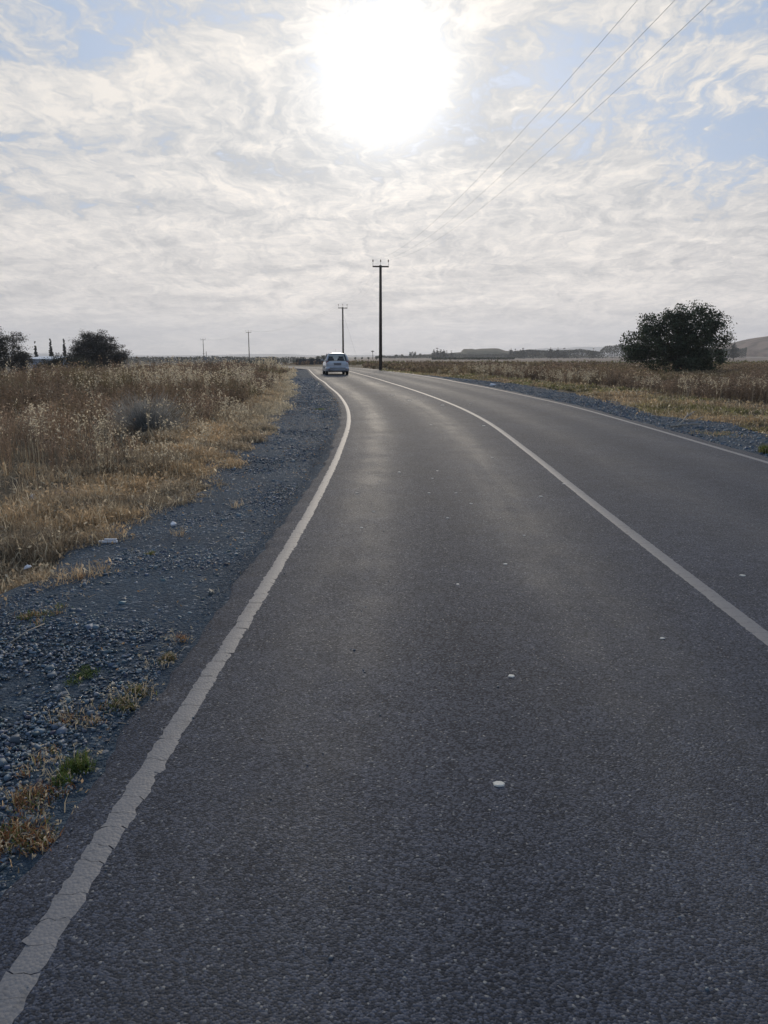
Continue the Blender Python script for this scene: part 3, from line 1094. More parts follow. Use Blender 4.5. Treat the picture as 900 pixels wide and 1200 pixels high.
# ---- loose stones on the shoulders
def stones():
    n1 = 105000
    y = 1.2 + 44 * rng.random(n1) ** 2.6
    Lx = np.interp(y, LP[:, 1], LP[:, 0])
    f = rng.beta(1.2, 1.2, n1)
    x0 = Lx - .26
    x = x0 + (lb(y) - .1 - x0) * f
    sz = (.0028 + .0038 * rng.random(n1) + .0065 * rng.random(n1) ** 5) * np.where(rng.random(n1) < .05, 1.9, 1) * np.where(f > .8, .7, 1) * np.interp(y, [8, 40], [1, 2])
    keep = rng.random(n1) < np.interp(vnoise(x, y, .6, 3) * .6 + .4 * vnoise(x, y, .17, 9), [.25, .65], [.12, 1])
    x, y, sz = x[keep], y[keep], sz[keep]
    n2 = 7000
    y2 = rng.uniform(9, 50, n2)
    Rx = np.interp(y2, RP[:112, 1], RP[:112, 0])
    x2 = Rx + .3 + (rb(y2) - Rx - .3) * rng.random(n2)
    x = np.concatenate([x, x2])
    y = np.concatenate([y, y2])
    sz = np.concatenate([sz, rng.uniform(.01, .024, n2)])
    # chips strayed on the asphalt
    n3 = 5200
    y3 = rng.uniform(1.2, 14, n3)
    x3 = np.interp(y3, LP[:, 1], LP[:, 0]) - .2 + np.where(rng.random(n3) < .93, rng.normal(-.07, .045, n3), np.abs(rng.normal(0, 1.3, n3)))
    n = len(x)
    z = H(x, y) - .022 + sz * .2
    x = np.concatenate([x, x3])
    y = np.concatenate([y, y3])
    z = np.concatenate([z, H(x3, y3) + .002])
    sz = np.concatenate([sz, .0015 + .0035 * rng.random(n3) ** 2.5])
    n = len(x)
    cube = np.array([(-1, -1, -1), (1, -1, -1), (1, 1, -1), (-1, 1, -1), (-.7, -.7, 1), (.7, -.7, 1), (.7, .7, 1), (-.7, .7, 1)], float)
    V = cube[None] * (1 + rng.normal(0, .28, (n, 8, 1))) * np.stack([rng.uniform(.7, 1.5, n), rng.uniform(.6, 1.1, n), rng.uniform(.35, .75, n)], 1)[:, None]
    a = rng.uniform(0, 6.28, n)
    tl = rng.normal(0, .35, n)
    ca, sa = np.cos(a)[:, None], np.sin(a)[:, None]
    ct, st = np.cos(tl)[:, None], np.sin(tl)[:, None]
    X, Y_, Z = V[..., 0], V[..., 1] * ct - V[..., 2] * st, V[..., 1] * st + V[..., 2] * ct
    V = np.stack([X * ca - Y_ * sa, X * sa + Y_ * ca, Z], -1) * sz[:, None, None] + np.stack([x, y, z], 1)[:, None]
    F = np.array([(3, 2, 1, 0), (4, 5, 6, 7), (0, 1, 5, 4), (1, 2, 6, 5), (2, 3, 7, 6), (3, 0, 4, 7)])
    Q = (F[None] + (np.arange(n) * 8)[:, None, None]).reshape(-1, 4)
    c = np.array([.074, .106, .138]) * rng.uniform(.5, 1.6, (n, 1)) + rng.normal(0, .006, (n, 3))
    c[-n3:] = c[-n3:] * .5 + .07 * rng.uniform(.6, 1.4, (n3, 1))
    pale = rng.random(n) < .035
    c[pale] = np.array([.27, .28, .30]) * rng.uniform(.7, 1.2, (pale.sum(), 1))
    m, t, out = mat('loose_stone')
    at_ = t.n('ShaderNodeAttribute', attribute_name='tint').outputs['Color']
    b = t.n('ShaderNodeBsdfPrincipled', {'Base Color': at_, 'Roughness': 0.65, 'Specular IOR Level': .45})
    t.t.links.new(b.outputs[0], out.inputs[0])
    o = link_mesh('loose_stones', np_mesh('loose_stones', V.reshape(-1, 3), Q, tint=np.repeat(np.clip(c, .02, .5), 8, 0)), m)
    tag(o, 'loose blue grey stones strewn over both gravel shoulders', 'stones', kind='stuff')


stones()


# ------------------------------------------------------------------ trees and bushes
def crown_veg(lobes, n, leaf, col, col2, clump=.28, per=34, shell=.45, v=None):
    """leaf faces gathered in clumps through the crown's volume. lobes: (x,y,z,rx,ry,rz)"""
    v = v or Veg()
    L = np.array(lobes, float)
    wts = L[:, 3] * L[:, 4] * L[:, 5]
    k = max(4, n // per)
    li = rng.choice(len(L), k, p=wts / wts.sum())
    d = rng.normal(size=(k, 3))
    d /= np.linalg.norm(d, axis=1)[:, None]
    rr = rng.random(k) ** shell
    C = L[li, :3] + d * rr[:, None] * L[li, 3:]
    ci = rng.integers(0, k, n)
    sz = clump * rng.uniform(.5, 1.3, k)
    P = C[ci] + np.clip(rng.normal(0, 1, (n, 3)), -1.7, 1.7) * (sz[ci] * .5)[:, None] * np.array([1, 1, .75])
    f = rng.random(k)[ci][:, None]
    c = np.asarray(col) * (1 - f) + np.asarray(col2) * f
    v.specks(P, leaf * rng.uniform(.6, 1.4, n), c, .25, 1.9)
    return v, C


def tree(name, label, cat, base, trunk_h, trunk_r, lobes, n, leaf, col, col2, clump=.28, limbs=10, group=None, lean=(0, 0), per=34, shell=.45):
    """base: world point; lobes relative to base"""
    root = empty(name, base)
    tag(root, label, cat, group)
    m = MB()
    top = Vector((lean[0], lean[1], trunk_h))
    m.tube([(0, 0, -.25), (lean[0] * .3, lean[1] * .3, trunk_h * .35), top], [trunk_r * 1.25, trunk_r, trunk_r * .75], 9)
    v, C = crown_veg(lobes, n, leaf, col, col2, clump, per, shell)
    for i in rng.choice(len(C), min(limbs, len(C)), replace=False):
        e = Vector(C[i])
        st = top * rng.uniform(.35, 1.0)
        mid = st.lerp(e, .5) + Vector(rng.normal(0, .08, 3)) * (e - st).length
        m.tube([st, mid, e], [trunk_r * .5, trunk_r * .3, trunk_r * .08], 6)
    m.build('trunk', M_bark, root, smooth=True)
    v.build('crown', M_leaf, root)
    return root


def lobes_px(pts, Y, base, depth=1.0):
    out = []
    for (px, py, r) in pts:
        p = at(px, py, Y)
        rm = r / 900 * Y
        out.append((p.x - base.x, rng.normal(0, .25) * rm, p.z - base.z, rm, rm * depth, rm * .9))
    return out


def gpt(x, y, dz=0.0):
    return Vector((x, y, float(GZ(np.array([x]), np.array([y]))[0]) + dz))


GREEN_D = (0.040, 0.055, 0.036)
GREEN_M = (0.10, 0.125, 0.075)
# big round tree on the right
p = at(793, 425, 50)
b = gpt(p.x, 50)
tree('broadleaf_tree', 'big round dark green tree standing in the scrub right of the road', 'tree', b, 1.6, .19,
     lobes_px([(752, 403, 22), (740, 412, 13), (768, 382, 18), (789, 372, 15), (800, 395, 32), (820, 370, 16), (840, 378, 14), (838, 398, 17), (765, 415, 22), (826, 416, 22), (795, 425, 24), (735, 400, 8)], 50, b, .9),
     36000, .07, GREEN_D, GREEN_M, clump=.50, limbs=34, per=85, shell=.45)
# left bushes
p = at(110, 410, 68)
b = gpt(p.x, 68)
tree('round_bush', 'large rounded grey green bush on the left skyline beside the cypresses', 'bush', b, 1.0, .12,
     lobes_px([(110, 404, 18), (93, 408, 14), (126, 406, 15), (118, 398, 11), (102, 397, 10), (134, 413, 12), (145, 418, 10), (88, 418, 14), (115, 420, 22), (135, 425, 14)], 68, b, .9),
     42000, .05, (.055, .055, .052), (.10, .095, .082), clump=.42, limbs=16, per=60, shell=.6)
p = at(5, 415, 60)
b = gpt(p.x, 60)
tree('ragged_tree', 'ragged twiggy tree cut by the left edge of the picture', 'tree', b, 1.2, .12,
     lobes_px([(8, 402, 13), (22, 396, 8), (-8, 402, 15), (-25, 408, 16), (12, 418, 18), (28, 420, 9), (-8, 425, 22), (24, 430, 13), (0, 390, 7)], 60, b, .9),
     26000, .05, (.05, .053, .05), (.09, .086, .072), clump=.36, limbs=24, per=50, shell=.55)
p = at(75, 425, 56)
b = gpt(p.x, 56)
tree('low_bush', 'low spreading dark bush in front of the round bush on the left', 'bush', b, .5, .06,
     lobes_px([(72, 427, 13), (58, 431, 11), (90, 427, 12), (103, 432, 10), (45, 434, 8)], 56, b, .9),
     11000, .05, (.045, .05, .040), (.08, .08, .06), clump=.28, limbs=8, per=45, shell=.6)


# grey dome shrub in the left scrub
def dome_shrub():
    root = empty('round_shrub', gpt(-4.35, 14.2))
    tag(root, 'round silvery grey twiggy shrub in the brown scrub near the gravel', 'shrub')
    v = Veg()
    n = 1500
    az = rng.uniform(0, 6.28, n)
    ln = np.arccos(rng.uniform(.08, 1, n)) * .95
    def rad(a_, l_):
        return .62 + .22 * np.sin(a_ * 2 + 1) * np.sin(l_) + .10 * np.sin(a_ * 5 + l_ * 6) + .07 * np.sin(a_ * 11 + l_ * 9)
    P = np.column_stack([rng.normal(0, .05, n), rng.normal(0, .05, n), np.zeros(n)])
    v.blades(P, rad(az, ln) * rng.uniform(.85, 1.2, n), az, ln, .006, np.array([.22, .215, .20]), .12, .2)
    # fine twigs near the rim
    m = 5000
    az = rng.uniform(0, 6.28, m)
    ln = np.arccos(rng.uniform(.02, 1, m)) * .97
    r = rad(az, ln) * rng.uniform(.5, 1.0, m)
    P = np.column_stack([np.cos(az) * np.sin(ln) * r, np.sin(az) * np.sin(ln) * r, np.cos(ln) * r])
    v.blades(P, rng.uniform(.08, .2, m), az + rng.normal(0, .3, m), ln + rng.normal(0, .3, m), .0045, np.array([.29, .285, .265]), .1, .35)
    v.build('twigs', M_dry, root)


dome_shrub()

# three cypresses far left
for i, (px, top, wd, Y, lab) in enumerate(((41, 400, 4.5, 180, 'shortest and leftmost of the three slim cypresses behind the pale building'),
                                          (58.5, 397.5, 6.5, 180, 'middle and widest of the three slim cypresses behind the pale building'),
                                          (74.5, 396.5, 5, 180, 'slim pointed cypress half behind the round bush on the left skyline'))):
    t_ = at(px, top, Y)
    b = gpt(t_.x, Y)
    hgt = t_.z - b.z
    rw = wd / 900 * Y / 2 * 1.25
    lob = [(0, 0, hgt * (.12 + .8 * k / 7), rw * (1.02 - .85 * (k / 7) ** 1.6), rw * (1.02 - .85 * (k / 7) ** 1.6), hgt * .11) for k in range(8)]
    tree('cypress_tree', lab, 'cypress', b, hgt * .6, .09, lob, 9000, .17, (.018, .024, .02), (.03, .038, .026), clump=.16, limbs=4, group='slim cypresses on the left skyline', per=12, shell=.6)


# ---- distant trees
def proto_tree(kind, seed):
    """shared crown and trunk meshes, unit height"""
    m = MB()
    if kind == 'round':
        m.tube([(0, 0, -.05), (0, 0, .5)], [.03, .02], 6)
        lob = [(rng.normal(0, .13), rng.normal(0, .13), rng.uniform(.42, .75), rng.uniform(.18, .3), .25, rng.uniform(.14, .24)) for _ in range(6)]
        lob.append((0, 0, .5, .3, .3, .3))
        v, C = crown_veg(lob, 650, .055, GREEN_D, GREEN_M, .12, 10, .6)
    elif kind == 'pine':
        m.tube([(0, 0, -.05), (0, 0, .95)], [.022, .008], 6)
        lob = [(0, 0, .15 + .8 * k / 8, .17 * (1.1 - k / 8), .17 * (1.1 - k / 8), .08) for k in range(9)]
        v, C = crown_veg(lob, 600, .05, (.022, .03, .024), (.045, .055, .038), .07, 8, .7)
    elif kind == 'bush':
        m.tube([(0, 0, -.05), (0, 0, .4)], [.03, .02], 6)
        lob = [(rng.normal(0, .3), rng.normal(0, .2), rng.uniform(.25, .6), .35, .3, .32) for _ in range(6)]
        v, C = crown_veg(lob, 650, .08, GREEN_D, (.075, .08, .05), .15, 10, .6)
    bmesh.ops.recalc_face_normals(m.bm, faces=m.bm.faces)
    tm = bpy.data.meshes.new('trunk')
    m.bm.to_mesh(tm)
    m.bm.free()
    tm.materials.append(M_bark)
    cm = v.mesh('crown')
    cm.materials.append(M_leaf)
    return tm, cm


protos = {k: [proto_tree(k, i) for i in range(3)] for k in ('round', 'pine', 'bush')}


def far_tree(kind, name, label, cat, group, px, top_py, Y, wmul=1.0):
    t_ = at(px, top_py, Y)
    b = gpt(t_.x, Y)
    hgt = max(1.2, t_.z - b.z)
    root = empty(name, b, rng.uniform(0, 6.28))
    root.scale = (hgt * wmul, hgt * wmul, hgt)
    tag(root, label, cat, group)
    tm, cm = protos[kind][rng.integers(0, 3)]
    for nm, me in (('trunk', tm), ('crown', cm)):
        o = bpy.data.objects.new(nm, me)
        COL.objects.link(o)
        o.parent = root
    return root


# row of trees over the bend, left of and behind the car
for px, py in ((322, 423), (333, 421), (345, 420.5), (352, 418.5), (359, 420), (366, 417), (374, 416), (379, 415), (384, 418)):
    far_tree('round', 'roadside_tree', 'hazy rounded tree in the far row over the bend, left of the car', 'tree', 'trees in the far row left of the car', px, py, 330 + rng.uniform(-15, 15), rng.uniform(.9, 1.3))
for px, py in ((416, 419), (424, 418), (432, 418.5), (441, 417), (445, 416)):
    far_tree('round', 'roadside_tree', 'hazy rounded tree between the car and the nearest pole, far off', 'tree', 'far trees between the car and the nearest pole', px, py, 300 + rng.uniform(-20, 20), rng.uniform(.9, 1.3))
for px in np.linspace(255, 318, 12):
    far_tree('bush', 'hedge_bush', 'low hazy bush along the skyline behind the left field', 'bush', 'bushes along the skyline behind the left field', px + rng.normal(0, 1.5), 420.5 + rng.normal(0, .8), 260 + rng.uniform(-25, 25), rng.uniform(1.0, 1.6))
# dark conifers in a clump right of the nearest pole
for px, py in ((508.5, 409), (512.5, 408), (516.5, 409), (520, 408.5), (523.5, 411), (529, 411)):
    far_tree('pine', 'conifer_tree', 'dark conifer in the small clump left of the flat topped bank', 'conifer', 'conifer clump left of the flat topped bank', px, py, 640 + rng.uniform(-10, 10), 2.0)
for px, py in ((599, 407), (604, 409), (610, 409), (613, 407)):
    far_tree('pine', 'conifer_tree', 'small dark conifer just right of the flat topped bank', 'conifer', 'conifers right of the flat topped bank', px, py, 640 + rng.uniform(-10, 10), 1.8)
for (px, py), w in zip(((645.5, 406), (654, 406.5), (661, 408)), ('leftmost', 'middle', 'rightmost')):
    far_tree('pine', 'conifer_tree', w + ' of three pointed conifers rising above the right wood', 'conifer', 'three conifers above the right wood', px, py, 590, 2.2)
far_tree('pine', 'conifer_tree', 'single thin conifer just left of the square dark grove', 'conifer', None, 696, 408, 590, 1.2)
far_tree('pine', 'conifer_tree', 'pointed conifer behind the big round tree at the foot of the right hill', 'conifer', None, 861.5, 397, 420, 1.3)
for px, py in ((464, 414.5), (471, 414.5), (481, 412), (485.5, 411.5), (493, 413.5)):
    far_tree('round', 'ridge_tree', 'tiny lone tree on the ridge just right of the nearest pole', 'tree', 'tiny trees on the ridge right of the nearest pole', px, py, 620 + rng.uniform(-10, 10), .8)

# the far woods: reads as one mass
def wood_px(name, label, prof, Y, dens, col, col2, leaf=.55, thick=14):
    v = Veg()
    xs = [p[0] for p in prof]
    ys = [p[1] for p in prof]
    n = int((xs[-1] - xs[0]) / 900 * Y * dens)
    px = rng.uniform(xs[0], xs[-1], n)
    top = np.interp(px, xs, ys)
    Yd = Y + rng.uniform(-thick, thick, n)
    X = (px - 450) / 900 * Yd
    g = GZ(X, Yd)
    ztop = CAMZ + (417 - top) / 900 * Yd + 1.0 * (vnoise(X, Yd, 5.0, 71) - .6) + .8 * (vnoise(X, Yd, 2.2, 73) - .5)
    f = rng.random(n) ** .6
    Z = g + np.maximum(ztop - g, .8) * f
    c = tinted(X, Yd, np.array(col), np.array(col2), 6, 72)
    v.specks(np.column_stack([X, Yd, Z]), leaf * rng.uniform(.6, 1.4, n), c, .2, 1.4)
    o = v.build(name, M_leaf)
    tag(o, label, 'wood', kind='stuff')


wood_px('distant_wood', 'long dark wood along the far edge of the right field', [(596, 412.5), (618, 410), (628, 410.5), (640, 411), (668, 410.5), (675, 409.5), (690, 411.5), (697, 412), (702, 407), (704, 405.5), (724, 405), (740, 404), (760, 409), (860, 409), (866, 408)], 600, 130, (.03, .04, .03), (.055, .065, .042))
wood_px('distant_scrub', 'thin dark belt of scrub under the flat topped bank', [(440, 417), (470, 417), (500, 415.5), (530, 414), (560, 416), (580, 415), (600, 414)], 655, 60, (.04, .048, .035), (.06, .066, .045), .5, 10)
wood_px('distant_scrub', 'dark patches of scrub across the middle of the right field', [(505, 422), (520, 420.5), (545, 421.5), (570, 419), (590, 420), (600, 421)], 330, 60, (.035, .042, .03), (.06, .062, .04), .4, 8)
wood_px('distant_scrub', 'hazy belt of scrub on the skyline at the far left', [(150, 419), (200, 418.5), (260, 418), (330, 419), (360, 419)], 420, 55, (.04, .048, .035), (.06, .066, .045), .5, 10)


# flat topped bank and the hills
def ridge(name, prof, Y, depth, base, col, col2, nscale, steps=14):
    """a landform whose crest runs along the profile (photo pixels), with real depth"""
    xs = np.linspace(prof[0][0], prof[-1][0], 120)
    top = np.interp(xs, [p[0] for p in prof], [p[1] for p in prof])
    X = (xs - 450) / 900 * Y
    Z = CAMZ + (417 - top) / 900 * Y
    rows = []
    for j in range(steps + 1):
        f = j / steps
        yy = Y + (f - .5) * 2 * depth
        sec = math.sin(f * math.pi) ** .8
        z = base + (Z - base) * sec + (vnoise(X, X * 0 + yy, depth * .5, 5) - .5) * (Z - base) * .12 * sec
        z = np.where(np.arange(len(X)) % (len(X) - 1) == 0, base, z)
        rows.append(np.column_stack([X, np.full(len(X), yy), z]))
    rows = np.stack(rows, 1)
    n, m = rows.shape[:2]
    i = (np.arange(n - 1)[:, None] * m + np.arange(m - 1)[None]).ravel()
    Q = np.stack([i, i + m, i + m + 1, i + 1], 1)
    mt, t, out = mat(name + '_cover')
    P = t.n('ShaderNodeNewGeometry').outputs['Position']
    nn = t.noise(t.mapping(P, (0, 0, 0), (0, 0, 0), (1, 1, 3)), nscale, 5, .6)
    c = t.mix(t.ramp(nn, .4, .6), col, col2)
    bs = t.n('ShaderNodeBsdfPrincipled', {'Base Color': c, 'Roughness': .95, 'Specular IOR Level': .05})
    t.t.links.new(bs.outputs[0], out.inputs[0])
    o = link_mesh(name, np_mesh(name, rows.reshape(-1, 3), Q, smooth=True), mt)
    tag(o, kind='structure')


ridge('bank', [(462, 418), (500, 415.5), (530, 413.5), (540, 412.8), (541.5, 409.4), (551, 409.2), (553, 410), (560, 409.2), (575, 408.6), (580, 408.9), (588, 411.5), (600, 412.5), (640, 414), (700, 417.5)], 760, 60, -3, (.055, .065, .045), (.11, .10, .07), .06)
ridge('hills', [(-200, 417), (-100, 413), (60, 414.5), (180, 416.5), (250, 416), (300, 414.6), (335, 414.8), (370, 416.4), (480, 415.8), (600, 412), (640, 408), (655, 409), (675, 407), (700, 407.5), (740, 404), (800, 402), (850, 404), (930, 400), (1100, 402), (1200, 417)], 5200, 500, -25, (.06, .07, .05), (.12, .11, .08), .004)
ridge('hill', [(838, 412), (850, 407), (862, 401), (875, 398), (888, 394.5), (900, 393.5), (930, 390), (980, 388), (1050, 392), (1150, 414)], 900, 160, -4, (.10, .075, .055), (.26, .185, .14), .02)


# ------------------------------------------------------------------ pale building behind the bushes
def building():
    Y = 118
    a = at(24, 419.5, Y)
    b_ = at(64, 418.6, Y)
    x0, x1 = a.x, b_.x
    zt = a.z
    zb = float(GZ(np.array([(x0 + x1) / 2]), np.array([Y]))[0]) - .2
    root = empty('shed', ((x0 + x1) / 2, Y, zb))
    tag(root, 'low pale blue building with a flat roof between the bushes on the left', 'building')
    w = x1 - x0
    h = zt - zb
    Mw = simple('pale_blue_wall', (.36, .42, .50), .7, scale=2)
    Mr = simple('pale_roof', (.55, .60, .66), .55, scale=1)
    Md = simple('dark_opening', (.05, .055, .06), .5)
    MB().box((0, 4, (h - .25) / 2), (w, 8, h - .25)).build('wall', Mw, root)
    MB().slab([(-w / 2 - .35, -.35, h - .24), (w / 2 + .35, -.35, h - .24), (w / 2 + .35, 8.3, h + .12), (-w / 2 - .35, 8.3, h + .12)], -.12).build('roof', Mr, root)
    MB().box((-w * .2, -.02, 1.05), (.95, .05, 2.1)).build('door', Md, root)
    for fx in (.1, .32):
        f = MB().box((w * fx, -.02, 1.6), (1.0, .05, .9)).build('window', Md, root)
        MB().box((w * fx, -.06, 1.11), (1.15, .12, .06)).build('sill', Mr, f)


building()


# ------------------------------------------------------------------ power line
def pole(pos, height, label, rz, arm=1.3, second=False):
    root = empty('utility_pole', pos, rz)
    tag(root, label, 'utility pole', 'utility poles of the power line')
    MB().tube([(0, 0, -.3), (0, 0, height * .5), (.0, 0, height)], [.14, .122, .10], 12).build('post', M_wood, root, smooth=True)
    MB().box((0, -.13, height - .12), (arm, .10, .11)).build('crossarm', M_wood, root, bevel=.008)
    for sx in (-1, 0, 1):
        x = sx * (arm / 2 - .03)
        pin = MB().tube([(x, -.13, height - .07), (x, -.13, height + .26)], .014, 6).build('pin', M_steel, root)
        MB().tube([(x, -.13, height + .24), (x, -.13, height + .27), (x, -.13, height + .31), (x, -.13, height + .34), (x, -.13, height + .38), (x, -.13, height + .42)], [.03, .055, .035, .05, .034, .026], 10).build('insulator', M_ceram, root, smooth=True)
    return root, [Matrix.Rotation(rz, 4, 'Z') @ Vector((sx * (arm / 2 - .03), -.13, height + .40)) + Vector(pos) for sx in (-1, 0, 1)]


P1 = gpt(-.28, 64.3)
P2 = gpt(at(402, 400, 113).x, 113)
P3 = gpt(at(291.5, 400, 221).x, 221)
P4 = gpt(at(238, 400, 300).x, 300)
P0 = Vector((6.7, -4.5, float(H(7.35, -4.5)) - .02))


def topz(px, py, Y):
    return at(px, py, Y).z


rz1 = math.atan2(7.5, -67) + math.pi
ends = []
h1 = topz(449, 312.3, 64.3) - P1.z + .1
_, e0 = pole(P0, h1 - .2, 'utility pole on the right verge behind the viewer, carrying the three near wires', math.atan2(7.6, 68) * -1 * -1)
_, e1 = pole(P1, h1, 'tallest, nearest utility pole with a three pin crossarm at the right edge of the road', math.atan2(7.6, 68))
_, e2 = pole(P2, topz(402, 360, 113) - P2.z, 'second utility pole, standing directly behind the white car', math.atan2(20, 100))
r3, e3 = pole(P3, topz(291.5, 389, 221) - P3.z, 'thin far utility pole standing alone left of the car and the bend', math.atan2(30, 100), 1.5)
r4, e4 = pole(P4, topz(238, 397.8, 300) - P4.z, 'farthest utility pole with a transformer, above the left scrub', math.atan2(30, 100), 1.9)
# transformer platform of the last pole
tr = MB().box((.55, -.1, 3.9), (.9, .7, 1.1)).build('transformer', M_steel, r4, bevel=.05)
MB().tube([(.95, -.1, -.3), (.95, -.1, 6.4)], [.13, .1], 10).build('stub_post', M_wood, r4)
MB().box((.5, -.1, 3.28), (1.3, .5, .1)).build('platform', M_wood, r4)
MB().box((0, -.14, 5.6), (1.0, .08, .1)).build('lower_crossarm', M_wood, r4)
# guy wire and anchor of the second pole
g = bpy.data.objects  # noqa
top2 = P2 + Vector((0, 0, topz(402, 366, 113) - P2.z))
foot = gpt(at(421, 428, 104).x, 104)
gw = MB().tube([top2, foot], .011, 6).build('guy_wire', M_wire)
tag(gw, 'thin slanting guy wire running down to the right from the second pole', 'guy wire')


def wire(a, b, sag, r, label):
    pts = []
    for k in range(41):
        t = k / 40
        p = a.lerp(b, t)
        p.z -= sag * 4 * t * (1 - t)
        pts.append(p)
    o = MB().tube(pts, r, 6).build('overhead_wire', M_wire, smooth=True)
    tag(o, label, 'wire', 'overhead wires of the power line')


for i, nm in enumerate(('left', 'middle', 'right')):
    wire(e1[i], e0[i], 1.75, .0036, nm + ' one of the three wires crossing the upper right sky from the nearest pole')
for i, nm in enumerate(('left', 'middle', 'right')):
    wire(e1[i], e2[i], .9, .003, nm + ' faint wire between the nearest and the second pole')
for i, nm in enumerate(('left', 'middle', 'right')):
    wire(e2[i], e3[i], 1.6, .006, nm + ' faint wire between the second pole and the lone far pole')
for i, nm in enumerate(('left', 'middle', 'right')):
    wire(e3[i], e4[i], 1.4, .006, nm + ' faint wire between the two farthest poles')


# palm beyond the near pole
def palm():
    t_ = at(436.7, 412.6, 420)
    b = gpt(t_.x, 420)
    h = t_.z - b.z
    root = empty('palm_tree', b)
    tag(root, 'far palm with a flat dark crown just left of the nearest pole', 'palm')
    MB().tube([(0, 0, -.2), (.1, 0, h * .5), (0, 0, h)], [.22, .15, .14], 8).build('trunk', M_bark, root)
    v = Veg()
    n = 60
    az = rng.uniform(0, 6.28, n)
    v.blades(np.tile([0, 0, h], (n, 1)), rng.uniform(1.0, 1.5, n), az, rng.uniform(.8, 1.6, n), .3, np.array([.03, .04, .025]), .35)
    v.build('crown', M_leaf, root)


palm()


# dark low wall beyond the bend
def wall():
    a = at(352, 427.5, 100)
    b_ = at(386, 425.3, 106)
    zb = float(GZ(np.array([a.x]), np.array([103.]))[0])
    root = MB()
    L = Vector((b_.x - a.x, 6, 0))
    c = Vector(((a.x + b_.x) / 2, 103, zb + .35))
    rot = Matrix.Rotation(math.atan2(L.y, L.x), 3, 'Z')
    root.box((0, 0, .3), (L.length + 1.5, .3, .9))
    for k in range(12):
        root.box((-L.length / 2 - .5 + k * (L.length + 1) / 11, 0, .79), (.28, .36, .08))
    o = root.build('low_wall', simple('dark_stone', (.06, .062, .065), .9, var=.3, scale=3, bump=.5), bevel=.02)
    o.location = (c.x, c.y, zb)
    o.rotation_euler = (0, 0, math.atan2(L.y, L.x))
    tag(o, 'long low dark wall across the end of the road, left of the car', 'wall')


wall()


